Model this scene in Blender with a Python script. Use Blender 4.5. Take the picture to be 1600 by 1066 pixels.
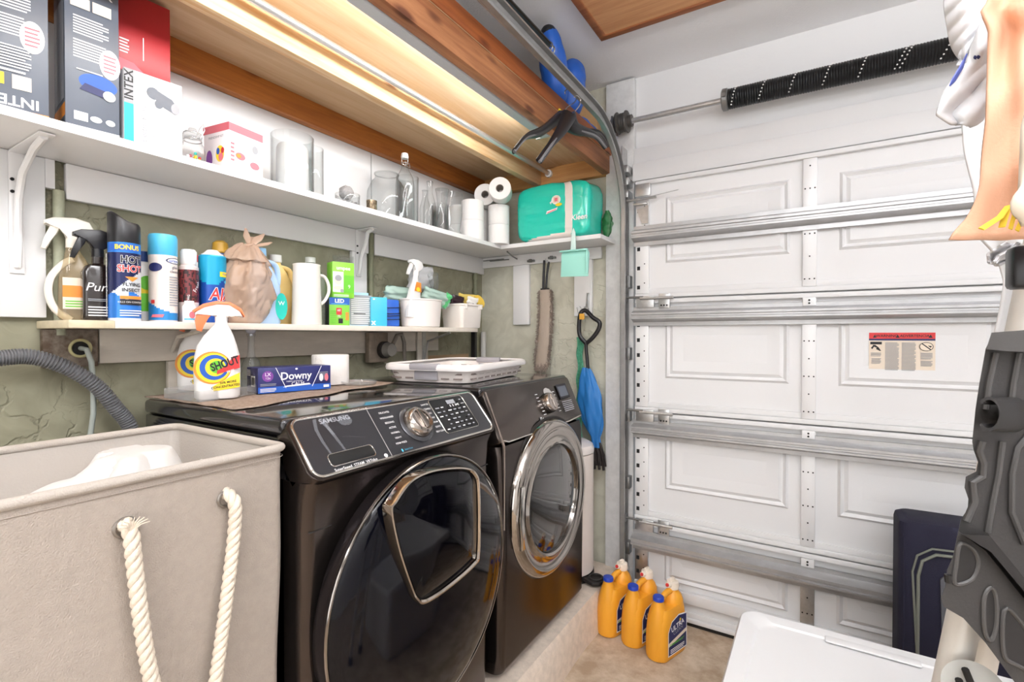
import bpy, bmesh, math, random
from mathutils import Vector, Matrix, noise
for o in list(bpy.data.objects): bpy.data.objects.remove(o)
random.seed(7)
SC = bpy.context.scene
COL = SC.collection
PI = math.pi
# ---------------------------------------------------------------- camera
CAM = Vector((1.71, 0, 1.34)); YAW = math.radians(31.77); PIT = math.radians(-0.66); FPX = 775.0
FW = Vector((-math.sin(YAW)*math.cos(PIT), math.cos(YAW)*math.cos(PIT), math.sin(PIT)))
RT = Vector((math.cos(YAW), math.sin(YAW), 0)); UPV = RT.cross(FW)
cd = bpy.data.cameras.new('camera'); cam = bpy.data.objects.new('camera', cd); COL.objects.link(cam)
cd.sensor_width = 36; cd.sensor_fit = 'HORIZONTAL'; cd.lens = FPX/1600*36; cd.clip_start = 0.02
cam.matrix_world = Matrix.Translation(CAM) @ Matrix((RT, UPV, -FW)).transposed().to_4x4()
SC.camera = cam
def P(u, v, x=None, y=None, z=None, d=None):
    r = FW + RT*((u-800)/FPX) + UPV*((533-v)/FPX)
    t = (x-CAM.x)/r.x if x is not None else (y-CAM.y)/r.y if y is not None else (z-CAM.z)/r.z if z is not None else d
    return CAM + r*t
# ---------------------------------------------------------------- world, lights, exposure
w = bpy.data.worlds.new('world'); SC.world = w; w.use_nodes = True
w.node_tree.nodes['Background'].inputs[0].default_value = (0.9, 0.95, 1, 1)
w.node_tree.nodes['Background'].inputs[1].default_value = 0.35
vs = SC.view_settings; vs.view_transform = 'Standard'; vs.look = 'None'; vs.gamma = 1; vs.use_curve_mapping = False
vs.exposure = -0.2
def area(name, loc, rot, sx, sy, power, color=(1, 1, 1)):
    l = bpy.data.lights.new(name, 'AREA'); l.shape = 'RECTANGLE'; l.size = sx; l.size_y = sy; l.energy = power; l.color = color
    o = bpy.data.objects.new(name, l); COL.objects.link(o); o.location = loc; o.rotation_euler = rot
    return o
CEIL_LAMP_POWER = 30
area('ceiling_lamp_light', (1.9, -0.95, 2.545), (0, 0, 0), 1.15, 0.3, CEIL_LAMP_POWER, (.985, .99, 1))
area('added_rear_lamp_light', (1.7, -1.7, 2.545), (0, 0, 0), 1.15, 0.3, 30, (.985, .99, 1))  # second lamp, unseen, added further back to light the room
area('added_uplight', (2.3, 0.3, 2.2), (PI, 0, 0), 1.1, .22, 95, (.985, .99, 1))  # upward light added out of view to brighten the ceiling
area('added_rear_fill', (2.0, -2.5, 1.25), (PI/2, 0, 0), 2.2, 2.0, 46, (.97, .985, 1))  # broad fill light added at the rear; the wall behind has no doorway
LED_STRENGTH = 42
# ---------------------------------------------------------------- helpers
def lin(c):
    if isinstance(c, str):
        c = [int(c[i:i+2], 16)/255 for i in (0, 2, 4)]
        return tuple(x/12.92 if x <= .04045 else ((x+.055)/1.055)**2.4 for x in c)
    return c
MC = {}
def mat(name, col, rough=.5, metal=0, bump=0, bscale=60, var=0, vscale=8, coat=0, emit=0, trans=0, spec=.5, stretch=None, col2=None, alpha=1):
    if name in MC: return MC[name]
    m = bpy.data.materials.new(name); m.use_nodes = True; MC[name] = m
    nt = m.node_tree; b = nt.nodes['Principled BSDF']; c = lin(col)
    b.inputs['Base Color'].default_value = (*c, 1); b.inputs['Roughness'].default_value = rough
    b.inputs['Metallic'].default_value = metal; b.inputs['Coat Weight'].default_value = coat
    b.inputs['Specular IOR Level'].default_value = spec; b.inputs['Transmission Weight'].default_value = trans
    b.inputs['Coat Roughness'].default_value = .06; b.inputs['Alpha'].default_value = alpha
    if emit: b.inputs['Emission Color'].default_value = (*c, 1); b.inputs['Emission Strength'].default_value = emit
    if bump or var or col2:
        tc = nt.nodes.new('ShaderNodeTexCoord'); mp = nt.nodes.new('ShaderNodeMapping')
        nt.links.new(tc.outputs['Object'], mp.inputs[0])
        if stretch: mp.inputs['Scale'].default_value = stretch
    if bump:
        n = nt.nodes.new('ShaderNodeTexNoise'); n.inputs['Scale'].default_value = bscale; n.inputs['Detail'].default_value = 5
        bp = nt.nodes.new('ShaderNodeBump'); bp.inputs['Strength'].default_value = bump; bp.inputs['Distance'].default_value = .004
        nt.links.new(mp.outputs[0], n.inputs[0]); nt.links.new(n.outputs['Fac'], bp.inputs['Height']); nt.links.new(bp.outputs[0], b.inputs['Normal'])
    if var or col2:
        n = nt.nodes.new('ShaderNodeTexNoise'); n.inputs['Scale'].default_value = vscale; n.inputs['Detail'].default_value = 6; n.inputs['Roughness'].default_value = .65
        cr = nt.nodes.new('ShaderNodeValToRGB'); cr.color_ramp.elements[0].position = .38; cr.color_ramp.elements[1].position = .62
        c2 = lin(col2) if col2 else tuple(x*(1-var) for x in c)
        cr.color_ramp.elements[0].color = (*c2, 1); cr.color_ramp.elements[1].color = (*c, 1)
        nt.links.new(mp.outputs[0], n.inputs[0]); nt.links.new(n.outputs['Fac'], cr.inputs[0]); nt.links.new(cr.outputs[0], b.inputs['Base Color'])
    return m
def thin_glass(name, tint=(.97, .985, .985), refl=1.0, rough=0.0, body=0.0, bodycol=(1, 1, 1)):
    if name in MC: return MC[name]
    m = bpy.data.materials.new(name); m.use_nodes = True; MC[name] = m; nt = m.node_tree; nt.nodes.clear()
    o = nt.nodes.new('ShaderNodeOutputMaterial'); mx = nt.nodes.new('ShaderNodeMixShader'); t = nt.nodes.new('ShaderNodeBsdfTransparent'); g = nt.nodes.new('ShaderNodeBsdfGlossy')
    lw = nt.nodes.new('ShaderNodeLayerWeight'); lw.inputs[0].default_value = .5; f = nt.nodes.new('ShaderNodeMath'); f.operation = 'POWER'; f.inputs[1].default_value = 3.5; nt.links.new(lw.outputs['Facing'], f.inputs[0])
    ml = nt.nodes.new('ShaderNodeMath'); ml.operation = 'MULTIPLY_ADD'; ml.inputs[1].default_value = refl*.35; ml.inputs[2].default_value = .03 if refl else 0
    ml.use_clamp = True
    tm = nt.nodes.new('ShaderNodeMix'); tm.data_type = 'RGBA'; tm.inputs[6].default_value = (*tint, 1); tm.inputs[7].default_value = (*[x*.55 for x in tint], 1)
    pw = nt.nodes.new('ShaderNodeMath'); pw.operation = 'POWER'; pw.inputs[1].default_value = 4; nt.links.new(lw.outputs['Facing'], pw.inputs[0])
    if refl: nt.links.new(pw.outputs[0], tm.inputs[0])
    else: tm.inputs[0].default_value = 0
    nt.links.new(tm.outputs[2], t.inputs[0]); g.inputs['Roughness'].default_value = rough
    nt.links.new(f.outputs[0], ml.inputs[0]); nt.links.new(ml.outputs[0], mx.inputs[0]); nt.links.new(g.outputs[0], mx.inputs[2])
    if body:
        df = nt.nodes.new('ShaderNodeBsdfDiffuse'); df.inputs[0].default_value = (*bodycol, 1); m2 = nt.nodes.new('ShaderNodeMixShader'); m2.inputs[0].default_value = body
        nt.links.new(t.outputs[0], m2.inputs[1]); nt.links.new(df.outputs[0], m2.inputs[2]); nt.links.new(m2.outputs[0], mx.inputs[1])
    else: nt.links.new(t.outputs[0], mx.inputs[1])
    nt.links.new(mx.outputs[0], o.inputs[0])
    return m
def wood(name, c1, c2, axis=1, scale=3.0, rough=.6, knots=True):
    if name in MC: return MC[name]
    m = bpy.data.materials.new(name); m.use_nodes = True; MC[name] = m; nt = m.node_tree; b = nt.nodes['Principled BSDF']
    N = nt.nodes.new; L = nt.links.new
    tc = N('ShaderNodeTexCoord'); mp = N('ShaderNodeMapping'); s = [14, 14, 14]; s[axis] = .9; mp.inputs['Scale'].default_value = s
    n = N('ShaderNodeTexNoise'); n.inputs['Scale'].default_value = scale; n.inputs['Detail'].default_value = 8; n.inputs['Roughness'].default_value = .6; n.inputs['Distortion'].default_value = .6
    cr = N('ShaderNodeValToRGB'); cr.color_ramp.elements[0].position = .3; cr.color_ramp.elements[1].position = .7
    cr.color_ramp.elements[0].color = (*lin(c2), 1); cr.color_ramp.elements[1].color = (*lin(c1), 1)
    L(tc.outputs['Object'], mp.inputs[0]); L(mp.outputs[0], n.inputs[0]); L(n.outputs['Fac'], cr.inputs[0])
    out = cr.outputs[0]
    if knots:
        mp2 = N('ShaderNodeMapping'); s2 = [9, 9, 9]; s2[axis] = 3.2; mp2.inputs['Scale'].default_value = s2
        v = N('ShaderNodeTexVoronoi'); v.inputs['Scale'].default_value = 1.1
        c3 = N('ShaderNodeValToRGB'); c3.color_ramp.elements[0].position = .08; c3.color_ramp.elements[1].position = .17
        c3.color_ramp.elements[0].color = (.22, .1, .05, 1); c3.color_ramp.elements[1].color = (1, 1, 1, 1)
        mx = N('ShaderNodeMix'); mx.data_type = 'RGBA'; mx.blend_type = 'MULTIPLY'; mx.inputs[0].default_value = .85
        L(tc.outputs['Object'], mp2.inputs[0]); L(mp2.outputs[0], v.inputs[0]); L(v.outputs[0], c3.inputs[0])
        L(out, mx.inputs[6]); L(c3.outputs[0], mx.inputs[7]); out = mx.outputs[2]
    L(out, b.inputs['Base Color']); b.inputs['Roughness'].default_value = rough
    bp = N('ShaderNodeBump'); bp.inputs['Strength'].default_value = .15; L(n.outputs['Fac'], bp.inputs['Height']); L(bp.outputs[0], b.inputs['Normal'])
    return m
def stucco(name, c1, c2, crack=(.25, .24, .17), bumpd=.006, rough=.75):
    m = bpy.data.materials.new(name); m.use_nodes = True; MC[name] = m; nt = m.node_tree; b = nt.nodes['Principled BSDF']; N = nt.nodes.new; L = nt.links.new
    tc = N('ShaderNodeTexCoord'); n = N('ShaderNodeTexNoise'); n.inputs['Scale'].default_value = 9; n.inputs['Detail'].default_value = 3; n.inputs['Distortion'].default_value = 1.6
    v = N('ShaderNodeTexVoronoi'); v.feature = 'DISTANCE_TO_EDGE'; v.inputs['Scale'].default_value = 11
    mxv = N('ShaderNodeMix'); mxv.data_type = 'RGBA'; mxv.inputs[0].default_value = .12
    L(tc.outputs['Object'], mxv.inputs[6]); n2 = N('ShaderNodeTexNoise'); n2.inputs['Scale'].default_value = 14; n2.inputs['Detail'].default_value = 4
    L(tc.outputs['Object'], n2.inputs[0]); L(n2.outputs['Color'], mxv.inputs[7]); L(mxv.outputs[2], v.inputs[0]); L(tc.outputs['Object'], n.inputs[0])
    cr = N('ShaderNodeValToRGB'); cr.color_ramp.elements[0].position = .35; cr.color_ramp.elements[1].position = .65
    cr.color_ramp.elements[0].color = (*lin(c2), 1); cr.color_ramp.elements[1].color = (*lin(c1), 1); L(n.outputs['Fac'], cr.inputs[0]); L(cr.outputs[0], b.inputs['Base Color'])
    c2r = N('ShaderNodeValToRGB'); c2r.color_ramp.elements[0].position = .0; c2r.color_ramp.elements[1].position = .06; L(v.outputs[0], c2r.inputs[0])
    n3 = N('ShaderNodeTexNoise'); n3.inputs['Scale'].default_value = 3; L(tc.outputs['Object'], n3.inputs[0])
    c3r = N('ShaderNodeValToRGB'); c3r.color_ramp.elements[0].position = .5; c3r.color_ramp.elements[1].position = .58; L(n3.outputs['Fac'], c3r.inputs[0])
    mx = N('ShaderNodeMath'); mx.operation = 'MAXIMUM'; L(c2r.outputs[0], mx.inputs[0]); inv = N('ShaderNodeMath'); inv.operation = 'SUBTRACT'; inv.inputs[0].default_value = 1; L(c3r.outputs[0], inv.inputs[1]); L(inv.outputs[0], mx.inputs[1])
    ad = N('ShaderNodeMath'); ad.operation = 'ADD'; L(mx.outputs[0], ad.inputs[0]); L(n.outputs['Fac'], ad.inputs[1])
    bp = N('ShaderNodeBump'); bp.inputs['Strength'].default_value = .55; bp.inputs['Distance'].default_value = bumpd; L(ad.outputs[0], bp.inputs['Height']); L(bp.outputs[0], b.inputs['Normal'])
    b.inputs['Roughness'].default_value = rough
    return m

class G:
    def __init__(s): s.bm = bmesh.new()
    def _f(s, vs, mi=0):
        try: f = s.bm.faces.new(vs); f.material_index = mi; return f
        except ValueError: return None
    def box(s, x0, x1, y0, y1, z0, z1, mi=0, bv=0, seg=2):
        vs = [s.bm.verts.new((x, y, z)) for x in (x0, x1) for y in (y0, y1) for z in (z0, z1)]
        fs = [s._f([vs[i] for i in q], mi) for q in ((0, 1, 3, 2), (4, 6, 7, 5), (0, 4, 5, 1), (2, 3, 7, 6), (0, 2, 6, 4), (1, 5, 7, 3))]
        if bv:
            es = list({e for f in fs for e in f.edges}); r = bmesh.ops.bevel(s.bm, geom=es, offset=bv, segments=seg, profile=.5, affect='EDGES')
            for f in r['faces']: f.material_index = mi
        return s
    def loft(s, rings, cap=True, closed=True, mi=0, loop=False):
        R = [[s.bm.verts.new(p) for p in r] for r in rings]; n = len(R[0])
        pr = list(zip(R, R[1:])) + ([(R[-1], R[0])] if loop else [])
        for k, (a, b) in enumerate(pr):
            m = mi[k] if isinstance(mi, (list, tuple)) else mi
            for i in range(n if closed else n-1): s._f([a[i], a[(i+1) % n], b[(i+1) % n], b[i]], m)
        if cap and closed and not loop:
            s._f(R[0][::-1], mi[0] if isinstance(mi, (list, tuple)) else mi); s._f(R[-1], mi[-1] if isinstance(mi, (list, tuple)) else mi)
        return s
    def cyl(s, p0, p1, r0, r1=None, n=24, cap=True, mi=0):
        p0 = Vector(p0); p1 = Vector(p1); r1 = r0 if r1 is None else r1; d = (p1-p0).normalized()
        a = d.orthogonal().normalized(); b = d.cross(a)
        return s.loft([[p + (a*math.cos(2*PI*i/n)+b*math.sin(2*PI*i/n))*r for i in range(n)] for p, r in ((p0, r0), (p1, r1))], cap=cap, mi=mi)
    def tube(s, pts, r, n=10, loop=False, mi=0, cap=True, flat=1):
        pts = [Vector(p) for p in pts]; m = len(pts); rings = []; a = None
        for i, p in enumerate(pts):
            if loop: d = pts[(i+1) % m]-pts[i-1]
            else: d = pts[min(i+1, m-1)]-pts[max(i-1, 0)]
            d.normalize()
            if a is None: a = d.orthogonal().normalized()
            a = (a-d*a.dot(d)).normalized(); b = d.cross(a); rr = r[i] if isinstance(r, (list, tuple)) else r
            rings.append([p + a*math.cos(2*PI*k/n)*rr + b*math.sin(2*PI*k/n)*rr*flat for k in range(n)])
        return s.loft(rings, cap=cap and not loop, mi=mi, loop=loop)
    def lathe(s, prof, n=32, c=(0, 0, 0), mi=0, sx=1, sy=1, axis='z'):
        rings = []
        for r, h in prof:
            r = max(r, 1e-5); rg = []
            for i in range(n):
                t = 2*PI*i/n; q = (r*sx*math.cos(t), r*sy*math.sin(t), h)
                if axis == 'x': q = (h, q[0], q[1])
                elif axis == 'y': q = (q[1], h, q[0])
                rg.append((q[0]+c[0], q[1]+c[1], q[2]+c[2]))
            rings.append(rg)
        return s.loft(rings, mi=mi)
    def prism(s, poly, axis, a0, a1, mi=0, bv=0):
        def q(p, a):
            return (a, p[0], p[1]) if axis == 'x' else (p[0], a, p[1]) if axis == 'y' else (p[0], p[1], a)
        A = [s.bm.verts.new(q(p, a0)) for p in poly]; B = [s.bm.verts.new(q(p, a1)) for p in poly]; n = len(poly); fs = [s._f(A[::-1], mi), s._f(B, mi)]
        for i in range(n): fs.append(s._f([A[i], A[(i+1) % n], B[(i+1) % n], B[i]], mi))
        if bv:
            es = list({e for f in fs[:2] if f for e in f.edges}); r = bmesh.ops.bevel(s.bm, geom=es, offset=bv, segments=2, profile=.5, affect='EDGES')
            for f in r['faces']: f.material_index = mi
        return s
    def grid(s, fn, nu, nv, mi=0, wrap=False):
        V = [[s.bm.verts.new(fn(i/nu, j/nv)) for j in range(nv+1)] for i in range(nu if wrap else nu+1)]
        for i in range(nu):
            a = V[i]; b = V[(i+1) % len(V)]
            for j in range(nv): s._f([a[j], b[j], b[j+1], a[j+1]], mi(i/nu, j/nv) if callable(mi) else mi)
        return s
    def sphere(s, c, r, n=16, mi=0, sx=1, sy=1, sz=1):
        return s.lathe([(r*math.sin(PI*i/(n//2)), c[2]-r*sz*math.cos(PI*i/(n//2))) for i in range(n//2+1)], n=n, c=(c[0], c[1], 0), mi=mi, sx=sx, sy=sy)
    def torus(s, c, R, r, axis='z', n=32, m=8, mi=0):
        pts = []
        for i in range(n):
            t = 2*PI*i/n; a, b = R*math.cos(t), R*math.sin(t)
            pts.append((c[0]+a, c[1]+b, c[2]) if axis == 'z' else (c[0], c[1]+a, c[2]+b) if axis == 'x' else (c[0]+a, c[1], c[2]+b))
        return s.tube(pts, r, n=m, loop=True, mi=mi)
    def xf(s, M):
        bmesh.ops.transform(s.bm, matrix=M, verts=s.bm.verts); return s
    def jit(s, amp, sc, off=0):
        for v in s.bm.verts:
            v.co += noise.noise_vector(v.co*sc + Vector((off, off*1.7, 3)))*amp
        return s
def rrect(w, d, r, n=5, cx=0, cy=0):
    pts = []
    for (sx, sy, a0) in ((1, 1, 0), (-1, 1, PI/2), (-1, -1, PI), (1, -1, 3*PI/2)):
        for k in range(n+1):
            a = a0 + PI/2*k/n; pts.append((cx+sx*(w/2-r)+r*math.cos(a), cy+sy*(d/2-r)+r*math.sin(a)))
    return pts
def rring(w, d, r, z, n=5, cx=0, cy=0): return [(x, y, z) for x, y in rrect(w, d, r, n, cx, cy)]
def obj(name, g, m, parent=None, world=False, smooth=38, label=None, cat=None, group=None, kind=None, loc=None, rotz=0):
    bm = g.bm; bmesh.ops.recalc_face_normals(bm, faces=bm.faces)
    ca = math.radians(smooth)
    for f in bm.faces: f.smooth = smooth > 0
    for e in bm.edges:
        if len(e.link_faces) == 2 and e.calc_face_angle(0) > ca: e.smooth = False
    me = bpy.data.meshes.new(name); bm.to_mesh(me); bm.free()
    for x in (m if isinstance(m, (list, tuple)) else [m]): me.materials.append(x)
    o = bpy.data.objects.new(name, me); COL.objects.link(o)
    if parent is not None:
        o.parent = parent
        if world: o.matrix_parent_inverse = parent.matrix_basis.inverted()
    if loc is not None: o.location = loc; o.rotation_euler = (0, 0, rotz)
    if label: o['label'] = label
    if cat: o['category'] = cat
    if group: o['group'] = group
    if kind: o['kind'] = kind
    return o
def thing(name, label, cat, loc=(0, 0, 0), rotz=0, group=None, rot=None):
    o = bpy.data.objects.new(name, None); COL.objects.link(o); o.empty_display_size = .05
    o.location = loc; o.rotation_euler = rot if rot else (0, 0, rotz); o['label'] = label; o['category'] = cat
    if group: o['group'] = group
    return o
def struct(name, g, m, label=None): return obj(name, g, m, kind='structure', label=label or name.replace('_', ' '), cat='structure')
def dup(root, loc, rotz=None, label=None, group=None, rot=None):
    r = root.copy(); COL.objects.link(r); r.location = loc
    if rotz is not None: r.rotation_euler = (0, 0, rotz)
    if rot: r.rotation_euler = rot
    if label: r['label'] = label
    if group: r['group'] = group
    for ch in [c for c in bpy.data.objects if c.parent == root]:
        c = ch.copy(); COL.objects.link(c); c.parent = r
        for gch in [q for q in bpy.data.objects if q.parent == ch]:
            d = gch.copy(); COL.objects.link(d); d.parent = c
    return r
TXC = {}
def text_mesh(s, bold=0):
    k = (s, bold)
    if k not in TXC:
        cu = bpy.data.curves.new('t', 'FONT'); cu.body = s; cu.size = 1; cu.align_x = 'CENTER'; cu.align_y = 'CENTER'; cu.offset = bold; cu.resolution_u = 3
        o = bpy.data.objects.new('t', cu); COL.objects.link(o); dg = bpy.context.evaluated_depsgraph_get(); dg.update()
        me = bpy.data.meshes.new_from_object(o.evaluated_get(dg)); bpy.data.objects.remove(o); TXC[k] = me
    return TXC[k]
FX = Matrix(((0, 0, 1, 0), (1, 0, 0, 0), (0, 1, 0, 0), (0, 0, 0, 1)))   # plane whose front looks along +X, right is +Y, up is +Z
def frame(o, right, up):
    r = Vector(right).normalized(); u = Vector(up).normalized(); n = r.cross(u)
    M = Matrix((r, u, n)).transposed().to_4x4(); M.translation = Vector(o); return M
def decal(parent, items, mats, M=FX, bend=None, name='printed_label', world=False, label=None, step=.00018, yaw=0):
    bm = bmesh.new()
    for k, it in enumerate(items):
        off = .0004 + k*step; b2 = bmesh.new(); ty = it[0]
        if ty == 't':
            _, s, size, x, y, mi = it[:6]; ex = it[6] if len(it) > 6 else {}
            b2.from_mesh(text_mesh(s, ex.get('bold', 0))); T = Matrix.Translation((x, y, 0)) @ Matrix.Rotation(ex.get('rot', 0), 4, 'Z') @ Matrix(((size*ex.get('sx', 1), size*ex.get('sh', 0), 0, 0), (0, size, 0, 0), (0, 0, 1, 0), (0, 0, 0, 1)))
            b2.transform(T)
        else:
            if ty == 'r': _, x0, y0, x1, y1, mi = it; pts = [(x0, y0), (x1, y0), (x1, y1), (x0, y1)]
            elif ty == 'p': _, pts, mi = it
            elif ty == 'e': _, cx, cy, rx, ry, mi = it; pts = [(cx+rx*math.cos(2*PI*i/28), cy+ry*math.sin(2*PI*i/28)) for i in range(28)]
            elif ty == 'lines':
                _, x0, y0, x1, y1, nl, mi = it; pts = None; h = (y1-y0)/nl
                for j in range(nl):
                    xx = x1 - (x1-x0)*(.0 if j % 3 else .18)*random.random(); yy = y0+h*j
                    b2.faces.new([b2.verts.new(q) for q in ((x0, yy, 0), (xx, yy, 0), (xx, yy+h*.45, 0), (x0, yy+h*.45, 0))])
            if pts: b2.faces.new([b2.verts.new((p[0], p[1], 0)) for p in pts])
        if bend:
            ss = [v.co.x for v in b2.verts]; a = min(ss); b_ = max(ss); stp = bend*.16; q = a+stp
            while q < b_-1e-5:
                bmesh.ops.bisect_plane(b2, geom=b2.verts[:]+b2.edges[:]+b2.faces[:], plane_co=(q, 0, 0), plane_no=(1, 0, 0)); q += stp
        for v in b2.verts:
            x, y = v.co.x, v.co.y
            if bend: v.co = ((bend+off)*math.cos(x/bend+yaw), (bend+off)*math.sin(x/bend+yaw), y)
            else: v.co = M @ Vector((x, y, off))
        mp = [bm.verts.new(v.co) for v in b2.verts]; b2.verts.index_update()
        for f in b2.faces:
            try: nf = bm.faces.new([mp[v.index] for v in f.verts]); nf.material_index = mi
            except ValueError: pass
        b2.free()
    me = bpy.data.meshes.new(name); bm.to_mesh(me); bm.free()
    for x in mats: me.materials.append(x)
    o = bpy.data.objects.new(name, me); COL.objects.link(o); o.parent = parent
    if world: o.matrix_parent_inverse = parent.matrix_basis.inverted()
    if label: o['label'] = label
    return o
# ---------------------------------------------------------------- materials
white_paint = mat('white_paint', 'e9e9ea', .45, bump=.12, bscale=18)
shelf_white = mat('shelf_white', 'ecebeb', .4, bump=.1, bscale=14)
old_white = mat('old_white_board', 'cfc7bb', .6, bump=.25, bscale=30, var=.18, vscale=20, stretch=(1, .2, 1))
galv = mat('galvanised_steel', 'c9c9c9', .33, .85, bump=.05, bscale=300, var=.15, vscale=30)
galv_soft = mat('matte_galvanised_strut', 'bdbdbe', .42, .7, bump=.03, bscale=200, var=.12, vscale=14)
galv_dark = mat('dark_galvanised_steel', '8b8b8a', .38, .8, var=.2, vscale=20)
door_white = mat('garage_door_paint', 'e6e6e7', .5, bump=.05, bscale=120)
steel_white = mat('painted_steel_stile', 'e8e8e9', .42, .15)
hole_black = mat('hole_black', '1d1c1c', .8)
chrome = mat('chrome', 'd9d5cf', .12, 1)
blackpl = mat('black_plastic', '17161a', .35)
whitepl = mat('white_plastic', 'f1efee', .35)
rubber = mat('dark_rubber', '201c1a', .6)
olive = stucco('olive_stucco', '94917b', '85826d')
far_green = stucco('pale_green_stucco', 'cbc9b9', 'bdbbab', bumpd=.004)
ceil_m = mat('ceiling_plaster', 'efeff1', .8, bump=.5, bscale=120)
header_m = mat('header_plaster', 'e4e4e5', .7, bump=.35, bscale=22)
curb_m = mat('painted_concrete_curb', 'e3d3c3', .7, bump=.8, bscale=45, var=.15, vscale=30)
conc = mat('stained_concrete', 'cbb9a4', .75, bump=.4, bscale=50, col2='a8927a', vscale=9)
fir = wood('fir_joist', 'e3cba4', 'cda06c', 1)
fir_end = wood('fir_joist_across', 'd8a86b', 'b27c45', 0)
ply = wood('plywood_underside', 'd2b795', 'bd9a72', 1, scale=2, knots=False)
redwood = wood('reddish_beam', 'bd6d38', '93502a', 1)
blackink = mat('black_ink', '15141a', .5); whiteink = mat('white_ink', 'f4f3f4', .5); greyink = mat('grey_ink', '9a9ca2', .5)
redink = mat('red_ink', 'c83232', .5); yellowink = mat('yellow_ink', 'f0d22c', .5); blueink = mat('blue_ink', '1f57b4', .5); tealink = mat('teal_ink', '19b3a6', .5)
orangeink = mat('orange_ink', 'e08a32', .5); greenink = mat('green_ink', '63bb2e', .5); navyink = mat('navy_ink', '1c2358', .5); pinkink = mat('pink_ink', 'd9707c', .5)
greybox = mat('grey_carton_print', '5b616c', .4); cream = mat('cream_ink', 'e6d8c6', .5); purpleink = mat('purple_ink', '7a3f93', .5); skyink = mat('sky_ink', '4fb3d9', .5)
creamwh = mat('cream_plastic', 'eee7dc', .35)
INK = [blackink, whiteink, greyink, redink, yellowink, blueink, tealink, orangeink, greenink, navyink, pinkink, cream, purpleink, skyink, greybox]
K_, W_, GR, RD, YL, BL, TL, OR, GN, NV, PK, CR, PUR, SK, GB = range(15)
# ---------------------------------------------------------------- room shell
struct('floor', G().box(-.1, 3.35, -2.7, 2.55, -.06, 0), conc)
struct('wall_left', G().box(-.1, 0, -2.7, 2.52, 0, 2.61), olive)
struct('wall_far', G().box(0, .79, 2.42, 2.52, 0, 2.61), far_green)
struct('wall_far_header', G().box(.79, 3.25, 2.42, 2.52, 2.09, 2.61), header_m)
struct('wall_right', G().box(3.25, 3.35, -2.7, 2.52, 0, 2.61), white_paint)
struct('wall_back', G().box(0, 3.25, -2.7, -2.6, 0, 2.61), mat('rear_wall_paint', '8d867c', .7))
struct('ceiling', G().box(-.1, 3.35, -2.7, 2.52, 2.61, 2.67), ceil_m)
struct('trim_1', G().box(.79, .935, 2.385, 2.42, 0, 2.6, bv=.003), mat('jamb_paint', 'dedede', .5, bump=.3, bscale=40, var=.12, vscale=25), 'white painted wooden jamb beside garage door')
struct('trim_2', G().box(.935, 3.25, 2.36, 2.42, 2.085, 2.17, bv=.004).box(.935, 3.25, 2.38, 2.42, 2.17, 2.25, bv=.004), header_m, 'white painted boards of the lintel above garage door')
struct('trim_3', G().box(0, .012, -.2, 1.55, 1.815, 2.15).box(0, .012, 1.556, 2.42, 1.815, 2.15), white_paint, 'white boards lining the wall above the long shelf')
struct('trim_4', G().loft([[(0, y, 0), (.875+.006*math.sin(y*9), y, 0), (.862+.006*math.sin(y*9), y, .15), (.85, y, .17), (0, y, .17)] for y in [-.4+i*.07 for i in range(41)]]), curb_m, 'rough painted concrete step under the machines')
# ---------------------------------------------------------------- garage door
gd = obj('door_1', G().box(.955, 3.06, 2.375, 2.40, .0, 2.08), door_white, kind='structure', label='white sectional garage door with raised panels', cat='door')
zs = [0.02, .452, .975, 1.515, 2.08]
stx = [(.957, 1.02), (1.65, 1.70), (2.345, 2.395), (2.99, 3.055)]
for k in range(4):
    g = G(); z0, z1 = zs[k]+.003, zs[k+1]-.003
    g.box(.955, 3.06, 2.362, 2.377, z0, z1)
    for zz in (z0, z1-.02): g.box(.955, 3.06, 2.343, 2.362, zz, zz+.02, bv=.003)
    g.box(.955, 3.06, 2.352, 2.362, z0+.02, z0+.045, bv=.003)
    for a in range(3):
        xa, xb = stx[a][1]+.075, stx[a+1][0]-(.045 if a == 0 else .10); za, zb = z0+.16, z1-.09
        if k == 0: za = z0+.16
        rs = []
        for ins, yy in ((0, 2.3625), (.010, 2.352), (.022, 2.3625), (.036, 2.353), (.085, 2.3625)):
            rs.append([(xa+ins, yy, za+ins), (xb-ins, yy, za+ins), (xb-ins, yy, zb-ins), (xa+ins, yy, zb-ins)])
        g.loft(rs, cap=False)
    if k == 0: g.box(.955, 3.06, 2.335, 2.362, .11, .16, bv=.006)
    obj('door_section', g, door_white, gd)
for (xa, xb) in stx:
    for k in range(4):
        g = G(); z0, z1 = zs[k]+.024, zs[k+1]-.024; g.box(xa, xb, 2.345, 2.363, z0, z1, bv=.002)
        end = xa in (.957, 2.99)
        n = 7 if k in (1, 2) else 6
        for i in range(n):
            zz = z0+.03+(z1-z0-.06)*i/(n-1); xc = (xa+xb)/2
            if end: g.box(xa+.008, xa+.022, 2.3435, 2.346, zz-.009, zz+.009, mi=1); g.cyl((xc+.012, 2.3435, zz+.02), (xc+.012, 2.346, zz+.02), .003, n=8, mi=1)
            else:
                for dx in ((0,) if i % 2 else (0, -.017, .017)): g.cyl((xc+dx, 2.3435, zz), (xc+dx, 2.346, zz), .003, n=8, mi=1)
        obj('stile', g, [galv if k == 0 or (end and k < 1) else steel_white, hole_black], gd)
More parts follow.
